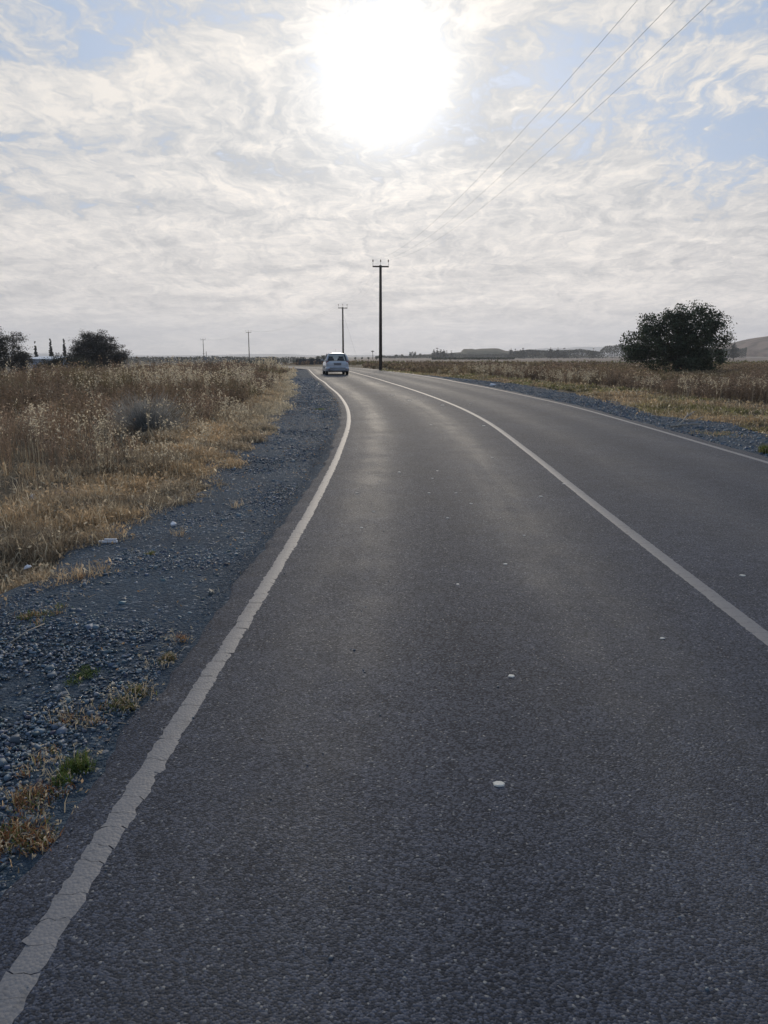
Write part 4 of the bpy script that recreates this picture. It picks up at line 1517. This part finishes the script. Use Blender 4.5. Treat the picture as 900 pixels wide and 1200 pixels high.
# ------------------------------------------------------------------ the car
def car():
    Yr = 50.3
    cx = at(395.6, 430, Yr).x
    z0 = float(H(cx, Yr))
    head = math.atan2(0.135, 1.0)
    root = empty('hatchback_car', (cx, Yr, z0), head + R_(1.0))
    root.scale = (.93, .93, .95)
    tag(root, 'small silver white hatchback driving away in the left lane', 'car')
    paint, t, out = mat('silver_paint')
    P = t.n('ShaderNodeTexCoord').outputs['Object']
    dirt = t.ramp(t.noise(P, 3, 5, .6), .45, .75, 0, .35)
    c = t.mix(dirt, (.50, .52, .55), (.30, .30, .30))
    b = t.n('ShaderNodeBsdfPrincipled', {'Base Color': c, 'Roughness': .34, 'Metallic': .35, 'Coat Weight': .6, 'Coat Roughness': .08})
    t.t.links.new(b.outputs[0], out.inputs[0])
    glass, t, out = mat('car_glass')
    gl = t.n('ShaderNodeBsdfGlossy', {0: (1, 1, 1), 1: .03})
    trn = t.n('ShaderNodeBsdfTransparent', {0: (.60, .66, .68)})
    fr = t.n('ShaderNodeFresnel', {0: 1.5})
    mx = t.n('ShaderNodeMixShader', {0: fr.outputs[0], 1: trn.outputs[0], 2: gl.outputs[0]})
    t.t.links.new(mx.outputs[0], out.inputs[0])
    black = simple('black_plastic', (.02, .021, .023), .55)
    rubber = simple('tyre_rubber', (.018, .018, .018), .85, bump=.3)
    red = simple('red_lens', (.22, .02, .02), .2, coat=.5)
    white = simple('clear_lens', (.5, .5, .48), .2, coat=.5)
    alloy = simple('alloy', (.4, .41, .42), .35, .8)
    cloth = simple('seat_cloth', (.035, .036, .04), .9)
    # lower body: sections along the length (rear at 0, front at 3.75)
    secs = [  # y, half width, bottom z, top z
        (0.00, .70, .38, .80), (0.05, .77, .30, .90), (0.22, .81, .24, .95), (0.6, .825, .20, .955), (1.4, .83, .19, .945), (2.2, .83, .19, .93),
        (2.75, .82, .19, .915), (3.15, .80, .21, .84), (3.5, .76, .26, .74), (3.68, .70, .32, .66), (3.75, .60, .38, .58)]
    bm = bmesh.new()
    rings = []
    for (y, w, zb, zt) in secs:
        hh = zt - zb
        prof = [(0, zb), (w * .80, zb), (w * .95, zb + .08 * hh), (w * .99, zb + .25 * hh), (w, zb + .5 * hh), (w * .985, zb + .72 * hh), (w * .94, zb + .90 * hh), (w * .87, zt), (w * .5, zt + .005), (0, zt + .01)]
        pts = prof + [(-x, z) for x, z in prof[-2:0:-1]]
        rings.append([bm.verts.new((x, y, z)) for x, z in pts])
    for a, b2 in zip(rings[:-1], rings[1:]):
        n = len(a)
        for k in range(n):
            bm.faces.new((a[k], a[(k + 1) % n], b2[(k + 1) % n], b2[k]))
    bm.faces.new(rings[0])
    bm.faces.new(list(reversed(rings[-1])))
    bmesh.ops.recalc_face_normals(bm, faces=bm.faces)
    me = bpy.data.meshes.new('body')
    bm.to_mesh(me)
    bm.free()
    for p_ in me.polygons:
        p_.use_smooth = True
    body = link_mesh('body', me, paint, root)
    # greenhouse: roof and pillars (belt corners and roof corners)
    belt = {'rl': (-.74, .12, .93), 'rr': (.74, .12, .93), 'fl': (-.72, 2.72, .91), 'fr': (.72, 2.72, .91)}
    roof = {'rl': (-.57, .38, 1.40), 'rr': (.57, .38, 1.40), 'fl': (-.58, 1.95, 1.405), 'fr': (.58, 1.95, 1.405)}
    bl = {k: Vector(v) for k, v in belt.items()}
    rf = {k: Vector(v) for k, v in roof.items()}
    m = MB()
    # domed roof plate
    nx, ny = 9, 9
    bm = m.bm
    grid = {}
    for lay, dz in ((0, 0), (1, -.05)):
        for i in range(nx):
            for j in range(ny):
                u, v_ = i / (nx - 1), j / (ny - 1)
                a = rf['rl'].lerp(rf['rr'], u)
                b2 = rf['fl'].lerp(rf['fr'], u)
                p_ = a.lerp(b2, v_)
                p_.z += .075 * (1 - (2 * u - 1) ** 4) * (1 - (2 * v_ - 1) ** 4) ** .7 + dz
                grid[lay, i, j] = bm.verts.new(p_)
    for i in range(nx - 1):
        for j in range(ny - 1):
            bm.faces.new((grid[0, i, j], grid[0, i + 1, j], grid[0, i + 1, j + 1], grid[0, i, j + 1]))
            bm.faces.new((grid[1, i, j + 1], grid[1, i + 1, j + 1], grid[1, i + 1, j], grid[1, i, j]))
    for i in range(nx - 1):
        bm.faces.new((grid[0, i, 0], grid[1, i, 0], grid[1, i + 1, 0], grid[0, i + 1, 0]))
        bm.faces.new((grid[0, i + 1, ny - 1], grid[1, i + 1, ny - 1], grid[1, i, ny - 1], grid[0, i, ny - 1]))
        bm.faces.new((grid[0, 0, i + 1], grid[1, 0, i + 1], grid[1, 0, i], grid[0, 0, i]))
        bm.faces.new((grid[0, nx - 1, i], grid[1, nx - 1, i], grid[1, nx - 1, i + 1], grid[0, nx - 1, i + 1]))
    m.build('roof', paint, root, smooth=True)
    for k, w in (('rl', .07), ('rr', .07), ('fl', .035), ('fr', .035)):
        MB().tube([bl[k] + Vector((0, 0, -.08)), bl[k].lerp(rf[k], .5) + Vector((.02 * (1 if k[1] == 'r' else -1), 0, 0)), rf[k] + Vector((0, 0, .01))], [w, w * .9, w * .75], 8).build('pillar', paint, root, smooth=True)
    for sx in (-1, 1):
        MB().tube([(sx * .745, 1.35, .86), (sx * .585, 1.35, 1.40)], .035, 6).build('pillar', black, root)

    def pane(nm, a, b2, c_, d_, bulge, label=None):
        # bilinear curved glass between corners
        mm = MB()
        n = 6
        nrm = (b2 - a).cross(d_ - a).normalized()
        g_ = [[mm.bm.verts.new(a.lerp(b2, i / n).lerp(d_.lerp(c_, i / n), j / n) + nrm * bulge * math.sin(i / n * math.pi)) for i in range(n + 1)] for j in range(n + 1)]
        for j in range(n):
            for i in range(n):
                mm.bm.faces.new((g_[j][i], g_[j][i + 1], g_[j + 1][i + 1], g_[j + 1][i]))
        me_ = bpy.data.meshes.new(nm)
        mm.bm.to_mesh(me_)
        mm.bm.free()
        o_ = link_mesh(nm, me_, glass, root)
        for p__ in me_.polygons:
            p__.use_smooth = True
        return o_
    up = Vector((0, 0, 1))
    rear = pane('rear_window', bl['rl'], bl['rr'], rf['rr'], rf['rl'], .06)
    pane('windscreen', bl['fr'], bl['fl'], rf['fl'], rf['fr'], .06)
    pane('side_window', bl['fl'], bl['rl'], rf['rl'], rf['fl'], .02)
    pane('side_window', bl['rr'], bl['fr'], rf['fr'], rf['rr'], .02)
    # tailgate details
    MB().tube([(.05, .13, .955), (-.12, .115, .99), (-.36, .12, .995)], .011, 6).build('wiper', black, rear)
    MB().box((0, -.012, .72), (.50, .025, .115)).build('number_plate', simple('plate', (.16, .16, .17), .5), root, bevel=.006)
    MB().box((0, -.012, .80), (.56, .03, .03)).build('tailgate_trim', simple('chrome_trim', (.3, .31, .32), .25, .9), root)
    # high tail lamps hugging the corners
    for sx in (-1, 1):
        mm = MB()
        mm.slab([(sx * .55, -.002, .66), (sx * .775, .045, .66), (sx * .765, .07, .93), (sx * .62, .035, .93)][::sx], .04 if sx > 0 else .04)
        tl = mm.build('tail_light', red, root, bevel=.008)
        MB().box((sx * .68, -.008, .71), (.12, .03, .05), Matrix.Rotation(sx * .2, 3, 'Z')).build('reverse_lamp', white, tl)
    # bumper
    mm = MB()
    pts = [(-.83, .45), (-.82, .12), (-.74, -.05), (-.4, -.10), (0, -.115), (.4, -.10), (.74, -.05), (.82, .12), (.83, .45)]
    bmb = mm.bm
    R2 = []
    for (x, y) in pts:
        s_ = Vector((x, y - .0, 0))
        inn = Vector((x * .9, y + .12, 0))
        R2.append([bmb.verts.new(q) for q in ((inn.x, inn.y, .24), (s_.x * .97, s_.y + .03, .26), (s_.x, s_.y, .36), (s_.x, s_.y, .50), (s_.x * .98, s_.y + .03, .555), (inn.x, inn.y, .56))])
    for a, b2 in zip(R2[:-1], R2[1:]):
        for k in range(6):
            bmb.faces.new((a[k], a[(k + 1) % 6], b2[(k + 1) % 6], b2[k]))
    bmb.faces.new(R2[0])
    bmb.faces.new(list(reversed(R2[-1])))
    bump = mm.build('rear_bumper', paint, root, smooth=True)
    MB().box((0, -.118, .475), (1.1, .03, .05)).build('bumper_strip', black, bump, bevel=.01)
    MB().box((0, .02, .25), (1.15, .2, .09)).build('valance', black, root)
    for sx in (-1, 1):
        MB().box((sx * .6, -.098, .40), (.12, .02, .035)).build('reflector', red, bump)
    MB().tube([(-.42, .35, .24), (-.42, -.07, .235)], .026, 10).build('exhaust_pipe', alloy, root)
    # wheels
    for sx in (-1, 1):
        for y in (.62, 3.02):
            mm = MB()
            prof = [(.02, .20), (.02, .27), (.0, .285), (-.0, .29), (.165, .29), (.18, .28), (.175, .20)]
            rings = []
            n = 28
            for (xo, r) in prof:
                rings.append([mm.bm.verts.new((sx * (.80 - xo), y + r * math.cos(k * 2 * math.pi / n), .29 + r * math.sin(k * 2 * math.pi / n))) for k in range(n)])
            for a, b2 in zip(rings, rings[1:] + rings[:1]):
                for k in range(n):
                    mm.bm.faces.new((a[k], a[(k + 1) % n], b2[(k + 1) % n], b2[k]))
            w = mm.build('wheel', rubber, root, smooth=False)
            rm = MB()
            rm.tube([(sx * .79, y, .29), (sx * .74, y, .29)], [.05, .06], 12)
            for k in range(7):
                a_ = k * 2 * math.pi / 7
                rm.tube([(sx * .78, y, .29), (sx * .775, y + .2 * math.cos(a_), .29 + .2 * math.sin(a_))], [.025, .018], 6)
            rm.build('rim', alloy, w)
    # door mirrors
    for sx in (-1, 1):
        mi = MB()
        mi.box((sx * .90, 2.28, 1.0), (.20, .10, .13))
        mi.box((sx * .79, 2.30, .95), (.12, .05, .05))
        q = mi.build('mirror', paint, root, bevel=.02)
        MB().box((sx * .905, 2.225, 1.0), (.16, .008, .10)).build('mirror_glass', alloy, q)
    # doors: handles and seams
    for sx in (-1, 1):
        MB().box((sx * .835, 1.05, .80), (.03, .17, .035)).build('door_handle', paint, root, bevel=.008)
        MB().box((sx * .835, 1.5, .52), (.02, 2.0, .05)).build('side_moulding', black, root)
        MB().box((sx * .56, 3.64, .62), (.28, .16, .14)).build('headlight', white, root, bevel=.03)
    # seats seen through the rear window
    for x, y in ((-.36, .95), (.36, .95), (-.36, 1.75), (.36, 1.75)):
        st = MB().box((x, y, .98), (.46, .12, .28), taper=.8).build('seat', cloth, root, bevel=.04)
        MB().box((x, y, 1.17), (.24, .09, .15)).build('headrest', cloth, st, bevel=.035)
    MB().tube([(0, 1.75, 1.47), (0, 1.55, 1.72)], .004, 5).build('aerial', black, root)


car()


# ------------------------------------------------------------------ pale flecks on the road
flecks = [(.42, 2.55, .021), (.62, 3.5, .016), (.90, 5.5, .014), (1.53, 4.0, .013), (2.52, 5.2, .018), (.6, 7.1, .016), (.5, 8.4, .017), (.8, 8.4, .015),
          (.9, 7.8, .014), (.2, 9.9, .018), (.6, 9.4, .013), (.7, 10.0, .014), (-.3, 8.4, .015), (-.2, 6.7, .013), (-.1, 7.4, .012), (1.6, 11.3, .02),
          (1.7, 8.2, .02), (2.13, 9.0, .014), (2.1, 16.2, .03), (1.7, 22.4, .045), (1.0, 16.4, .028), (.8, 24.4, .05), (.3, 27.4, .06), (2.6, 23.2, .035), (.5, 5.0, .01),
          (-.05, 9.2, .012), (1.2, 6.4, .010)]
fl_lab = {0: 'largest round pale pebble lying on the asphalt nearest the viewer', 1: 'flat pale pebble on the lane, second nearest the viewer',
          2: 'pale flake on the lane third up from the viewer', 3: 'small pale flake beside the centre line side of the near lane', 4: 'pale flake beyond the centre line in the right lane, nearest the viewer'}
M_pale = simple('pale_stone', (.62, .59, .52), .75, var=.15, scale=60, bump=.3)
for i, (x, y, r) in enumerate(flecks):
    bm = bmesh.new()
    n = 11
    z = 0
    a0 = random.uniform(0, 6.28)
    rr = [r * random.uniform(.78, 1.15) for _ in range(n)]
    ax = random.uniform(.75, 1.0)
    low = [bm.verts.new((math.cos(k * 2 * math.pi / n + a0) * rr[k] * 1.0, math.sin(k * 2 * math.pi / n + a0) * rr[k] * ax, -.001)) for k in range(n)]
    hi = [bm.verts.new((v_.co.x * .82, v_.co.y * .82, r * random.uniform(.07, .16))) for v_ in low]
    cen = bm.verts.new((r * .15, -r * .1, r * .15))
    for k in range(n):
        bm.faces.new((low[k], low[(k + 1) % n], hi[(k + 1) % n], hi[k]))
        bm.faces.new((hi[k], hi[(k + 1) % n], cen))
    bm.faces.new(list(reversed(low)))
    me = bpy.data.meshes.new('pebble')
    bm.to_mesh(me)
    bm.free()
    o = link_mesh('pebble', me, M_pale)
    o.location = (x, y, float(H(x, y)) + .002)
    o.scale = (1.2, 1.2, 1.2)
    tag(o, fl_lab.get(i, 'tiny pale speck of stone scattered farther up the road'), 'pebble', 'pale pebbles scattered on the road')

# ------------------------------------------------------------------ litter
M_paper = simple('white_paper', (.68, .68, .70), .7, var=.08, scale=20)
M_card = simple('brown_board', (.30, .20, .15), .8)
M_pink = simple('pink_plastic', (.50, .16, .17), .5)
M_twig = simple('dead_wood', (.36, .31, .25), .85, var=.25, scale=20, bump=.4)


def crumple(name, loc, size, material, label, cat, seed):
    bm = bmesh.new()
    bmesh.ops.create_icosphere(bm, subdivisions=3, radius=1)
    rs = np.random.default_rng(seed)
    dirs = rs.normal(size=(14, 3))
    dirs /= np.linalg.norm(dirs, axis=1)[:, None]
    off = rs.uniform(.45, .95, 14)
    for v_ in bm.verts:
        q = np.array(v_.co)
        s_ = min(1.25, min([off[k] / max(1e-3, q @ dirs[k]) for k in range(14) if q @ dirs[k] > .05] + [1.25]))
        s_ *= 1 + rs.normal(0, .05)
        v_.co = Vector(q * s_ * np.array(size))
    me = bpy.data.meshes.new(name)
    bm.to_mesh(me)
    bm.free()
    o = link_mesh(name, me, material)
    o.location = (loc[0], loc[1], loc[2] + size[2] * .6)
    o.rotation_euler = (0, 0, seed)
    tag(o, label, cat)
    return o


def gl(x, y):
    return (x, y, float(H(x, y)) - .022)


crumple('crumpled_paper', gl(-1.92, 6.85), (.035, .03, .03), M_paper, 'small crumpled white paper on the left gravel beside dry stalks', 'litter', 3)
crumple('plastic_bag', gpt(-3.75, 8.05), (.07, .05, .035), M_paper, 'pale blue white rag lying in the hollow of the left scrub', 'litter', 5)
crumple('plastic_bag', gl(4.95, 35.4), (.15, .11, .09), M_paper, 'white plastic bag on the gravel just right of the right edge line', 'litter', 6)
crumple('plastic_bag', gpt(6.6, 43.5), (.11, .09, .07), M_paper, 'smaller white scrap in the grass beyond the white bag on the right', 'litter', 8)
crumple('plastic_bag', gpt(-6.3, 35.0, .35), (.13, .1, .16), M_pink, 'pink plastic scrap caught in the scrub left of the gravel', 'litter', 9)
crumple('stone', gl(-2.62, 5.45), (.025, .02, .02), M_paper, 'white stone at the grass edge left of the gravel', 'stone', 10)
o = MB().box((0, 0, .012), (.15, .035, .02)).box((.02, .01, .03), (.10, .02, .012)).build('flattened_carton', M_paper, bevel=.004)
o.location = gl(-2.3, 6.22)
o.rotation_euler = (.05, .05, .2)
tag(o, 'flat white strip of carton at the edge of grass and gravel', 'litter')
o = MB().box((0, 0, .02), (.26, .07, .02)).box((-.02, .012, .035), (.2, .02, .008)).build('board', M_card, bevel=.004)
o.location = gpt(-3.55, 8.45, .02)
o.rotation_euler = (.15, 0, -.05)
tag(o, 'short reddish brown board lying in the hollow of the left scrub', 'board')


def stick(loc, pts, r, label):
    o = MB()
    for P_ in pts:
        o.tube(P_, [r * (1 - .5 * k / (len(P_) - 1)) for k in range(len(P_))], 7)
    q = o.build('dead_branch', M_twig, smooth=True)
    q.location = loc
    tag(q, label, 'branch')


stick(gl(6.35, 16.3), [[(-.25, -.3, .02), (-.02, 0, .12), (.16, .25, .22), (.2, .38, .25)], [(-.02, 0, .12), (.2, -.05, .12), (.4, .02, .2)], [(-.4, -.33, .02), (-.1, -.2, .05), (.3, -.12, .06)], [(.1, .15, .18), (.28, .2, .3)]], .02, 'bleached forked branch lying on the right gravel at the grass edge')
stick(gl(-2.02, 4.1), [[(-.02, -.14, .01), (.02, 0, .03), (.05, .14, .02)]], .005, 'thin straight pale stalk lying on the left gravel below the small tuft')


# ------------------------------------------------------------------ weeds growing in the gravel
def weed(x, y, rad, h, n, cols, label, w=.004, lean=(.2, 1.2), z=-.022, stalks=0, cat='weed'):
    loc = (x, y, float(H(x, y)) + z)
    v = Veg()
    kc = max(3, int(rad * 70))
    ca = rng.uniform(0, 6.28, kc)
    cr = rad * rng.uniform(.1, 1.15, kc)
    kk = rng.integers(0, kc, n)
    P = np.column_stack([cr[kk] * np.cos(ca[kk]) * .8, cr[kk] * np.sin(ca[kk]) * 1.25, np.zeros(n)]) + rng.normal(0, 1, (n, 3)) * np.array([rad * .2, rad * .2, 0])
    a = rng.uniform(0, 6.28, n)
    c = np.array(cols, float)[rng.integers(0, len(cols), n)]
    v.blades(P, h * rng.uniform(.4, 1.2, n), a + rng.normal(0, .7, n), rng.uniform(lean[0], lean[1], n), w, c, .5, .25)
    if stalks:
        r = rad * 1.0 * np.sqrt(rng.random(stalks))
        a = rng.uniform(0, 6.28, stalks)
        P = np.column_stack([r * np.cos(a), r * np.sin(a), np.zeros(stalks)])
        tip = v.blades(P, h * rng.uniform(.6, 1.5, stalks), a, rng.uniform(.3, 1.3, stalks), w * .9, STRAW_PALE * .9, .6, .1)
        v.specks(np.repeat(tip, 4, 0) + rng.normal(0, .005, (stalks * 4, 3)), .006, STRAW_PALE * .9, .1, 2.5)
    o = v.build('weed_clump', M_dry)
    o.location = loc
    tag(o, label, cat, 'weeds growing in the gravel')


GR = (.085, .13, .035)
GR2 = (.14, .16, .05)
RD = (.24, .11, .05)
ST_ = tuple(STRAW)
weed(-1.19, 2.66, .075, .065, 520, [GR, GR, GR2], 'dense green tuft with dry tips at the gravel edge, nearest the white line', .0035, stalks=26)
weed(-1.32, 2.72, .07, .05, 90, [ST_, GR2, RD], 'straw coloured sprig just left of the dense green tuft', .003, stalks=14)
weed(-1.20, 2.28, .17, .055, 1100, [RD, RD, ST_, GR2], 'reddish brown creeping weed in the gravel at the lower left edge', .0045, (.5, 1.5), stalks=30)
weed(-1.28, 2.48, .07, .04, 120, [ST_, GR2, RD], 'yellowish sprig between the red weed and the green tuft', .0035, (.5, 1.4), stalks=8)
weed(-1.14, 3.28, .10, .06, 330, [GR2, ST_, (.10, .10, .04)], 'olive tuft on the gravel edge with long dry stalks, above the green tuft', .004, (.6, 1.5), stalks=34)
weed(-1.35, 3.1, .12, .05, 170, [ST_, ST_, RD, (.10, .10, .04)], 'brown straggly weed in the gravel left of the olive tuft', .0035, (.5, 1.4), stalks=22)
weed(-1.14, 3.68, .07, .055, 150, [GR2, ST_, (.12, .10, .05)], 'small yellow brown weed at the asphalt edge, third from the bottom', .0038, (.4, 1.3), stalks=16)
weed(-1.12, 4.0, .05, .06, 60, [ST_, RD], 'wispy straw sprig at the asphalt edge above the yellow brown weed', .0035, (.4, 1.3), stalks=12)
weed(-1.48, 3.55, .10, .022, 520, [(.06, .09, .035), GR], 'flat green mat of weed in the middle of the near gravel', .005, (.9, 1.5))
weed(-2.05, 4.45, .12, .05, 280, [RD, ST_, GR2, GR], 'rusty and green weed low in the gravel at the left', .004, (.6, 1.5), stalks=8)
weed(-1.83, 5.85, .06, .035, 170, [GR2, GR, ST_], 'small green weed below the crumpled paper', .004, (.5, 1.4), stalks=0)
weed(-1.80, 6.5, .08, .09, 40, [ST_, ST_], 'sparse dry stalks in front of the crumpled paper', .003, (.3, 1.3), stalks=12)
weed(-1.5, 7.7, .10, .16, 30, [tuple(STRAW_PALE), ST_], 'thin dry grass wisp standing alone in the middle of the gravel', .004, (.3, 1.2), stalks=0)
weed(-2.1, 5.2, .07, .05, 70, [ST_, RD], 'brown dried sprig between the grass edge and the open gravel', .0035, (.5, 1.4), stalks=4)
weed(-1.75, 21.0, .20, .06, 220, [GR, GR2, (.13, .2, .06)], 'flat bright green patch far up the left gravel', .008, (.6, 1.5))
weed(5.95, 11.9, .12, .16, 420, [GR2, GR, (.2, .17, .06)], 'yellow green tuft on the gravel right of the right edge line', .008, (.2, 1.1), stalks=10)
weed(6.35, 14.6, .45, .08, 500, [ST_, GR2, ST_], 'spread of dry straw weed near the forked branch on the right gravel', .006, (.5, 1.4), stalks=10)

def chaff():
    v = Veg()
    n = 1500
    y = 1.6 + 26 * rng.random(n) ** 1.7
    Lx = np.interp(y, LP[:, 1], LP[:, 0]) - .2
    f = np.where(rng.random(n) < .45, rng.beta(1.2, 5, n), rng.beta(3.5, 1.1, n))
    x = Lx + (lb(y) - .05 - Lx) * f
    P = np.column_stack([x, y, H(x, y) - .006])
    c = tinted(x, y, STRAW, STRAW_PALE, .3, 81)
    v.blades(P, rng.uniform(.02, .11, n) * np.interp(y, [3, 20], [.8, 1.5]), rng.uniform(0, 6.28, n), rng.uniform(1.25, 1.6, n), .0032 * (1 + y / 14), c, .1, .3)
    P = P[:500] + np.array([0, 0, .006])
    v.specks(P, .009 * (1 + P[:, 1] / 14), np.array([.26, .18, .11]), .4, 1.8)
    o = v.build('straw_litter', M_dry)
    tag(o, 'broken straw and chaff blown over the left gravel', 'straw', kind='stuff')


chaff()

# ------------------------------------------------------------------ haze
hz = MB().box((0, 2900, 35), (12600, 6900, 330)).build('haze', None)
hz.data.materials.clear()
m = bpy.data.materials.new('haze')
m.use_nodes = True
t = NT(m.node_tree)
out = t.n('ShaderNodeOutputMaterial')
pv = t.n('ShaderNodeVolumePrincipled', {'Color': (.84, .88, .96), 'Density': .00026, 'Anisotropy': .35})
t.t.links.new(pv.outputs[0], out.inputs['Volume'])
hz.data.materials.append(m)
tag(hz, 'pale blue haze lying over the fields', 'haze', kind='stuff')
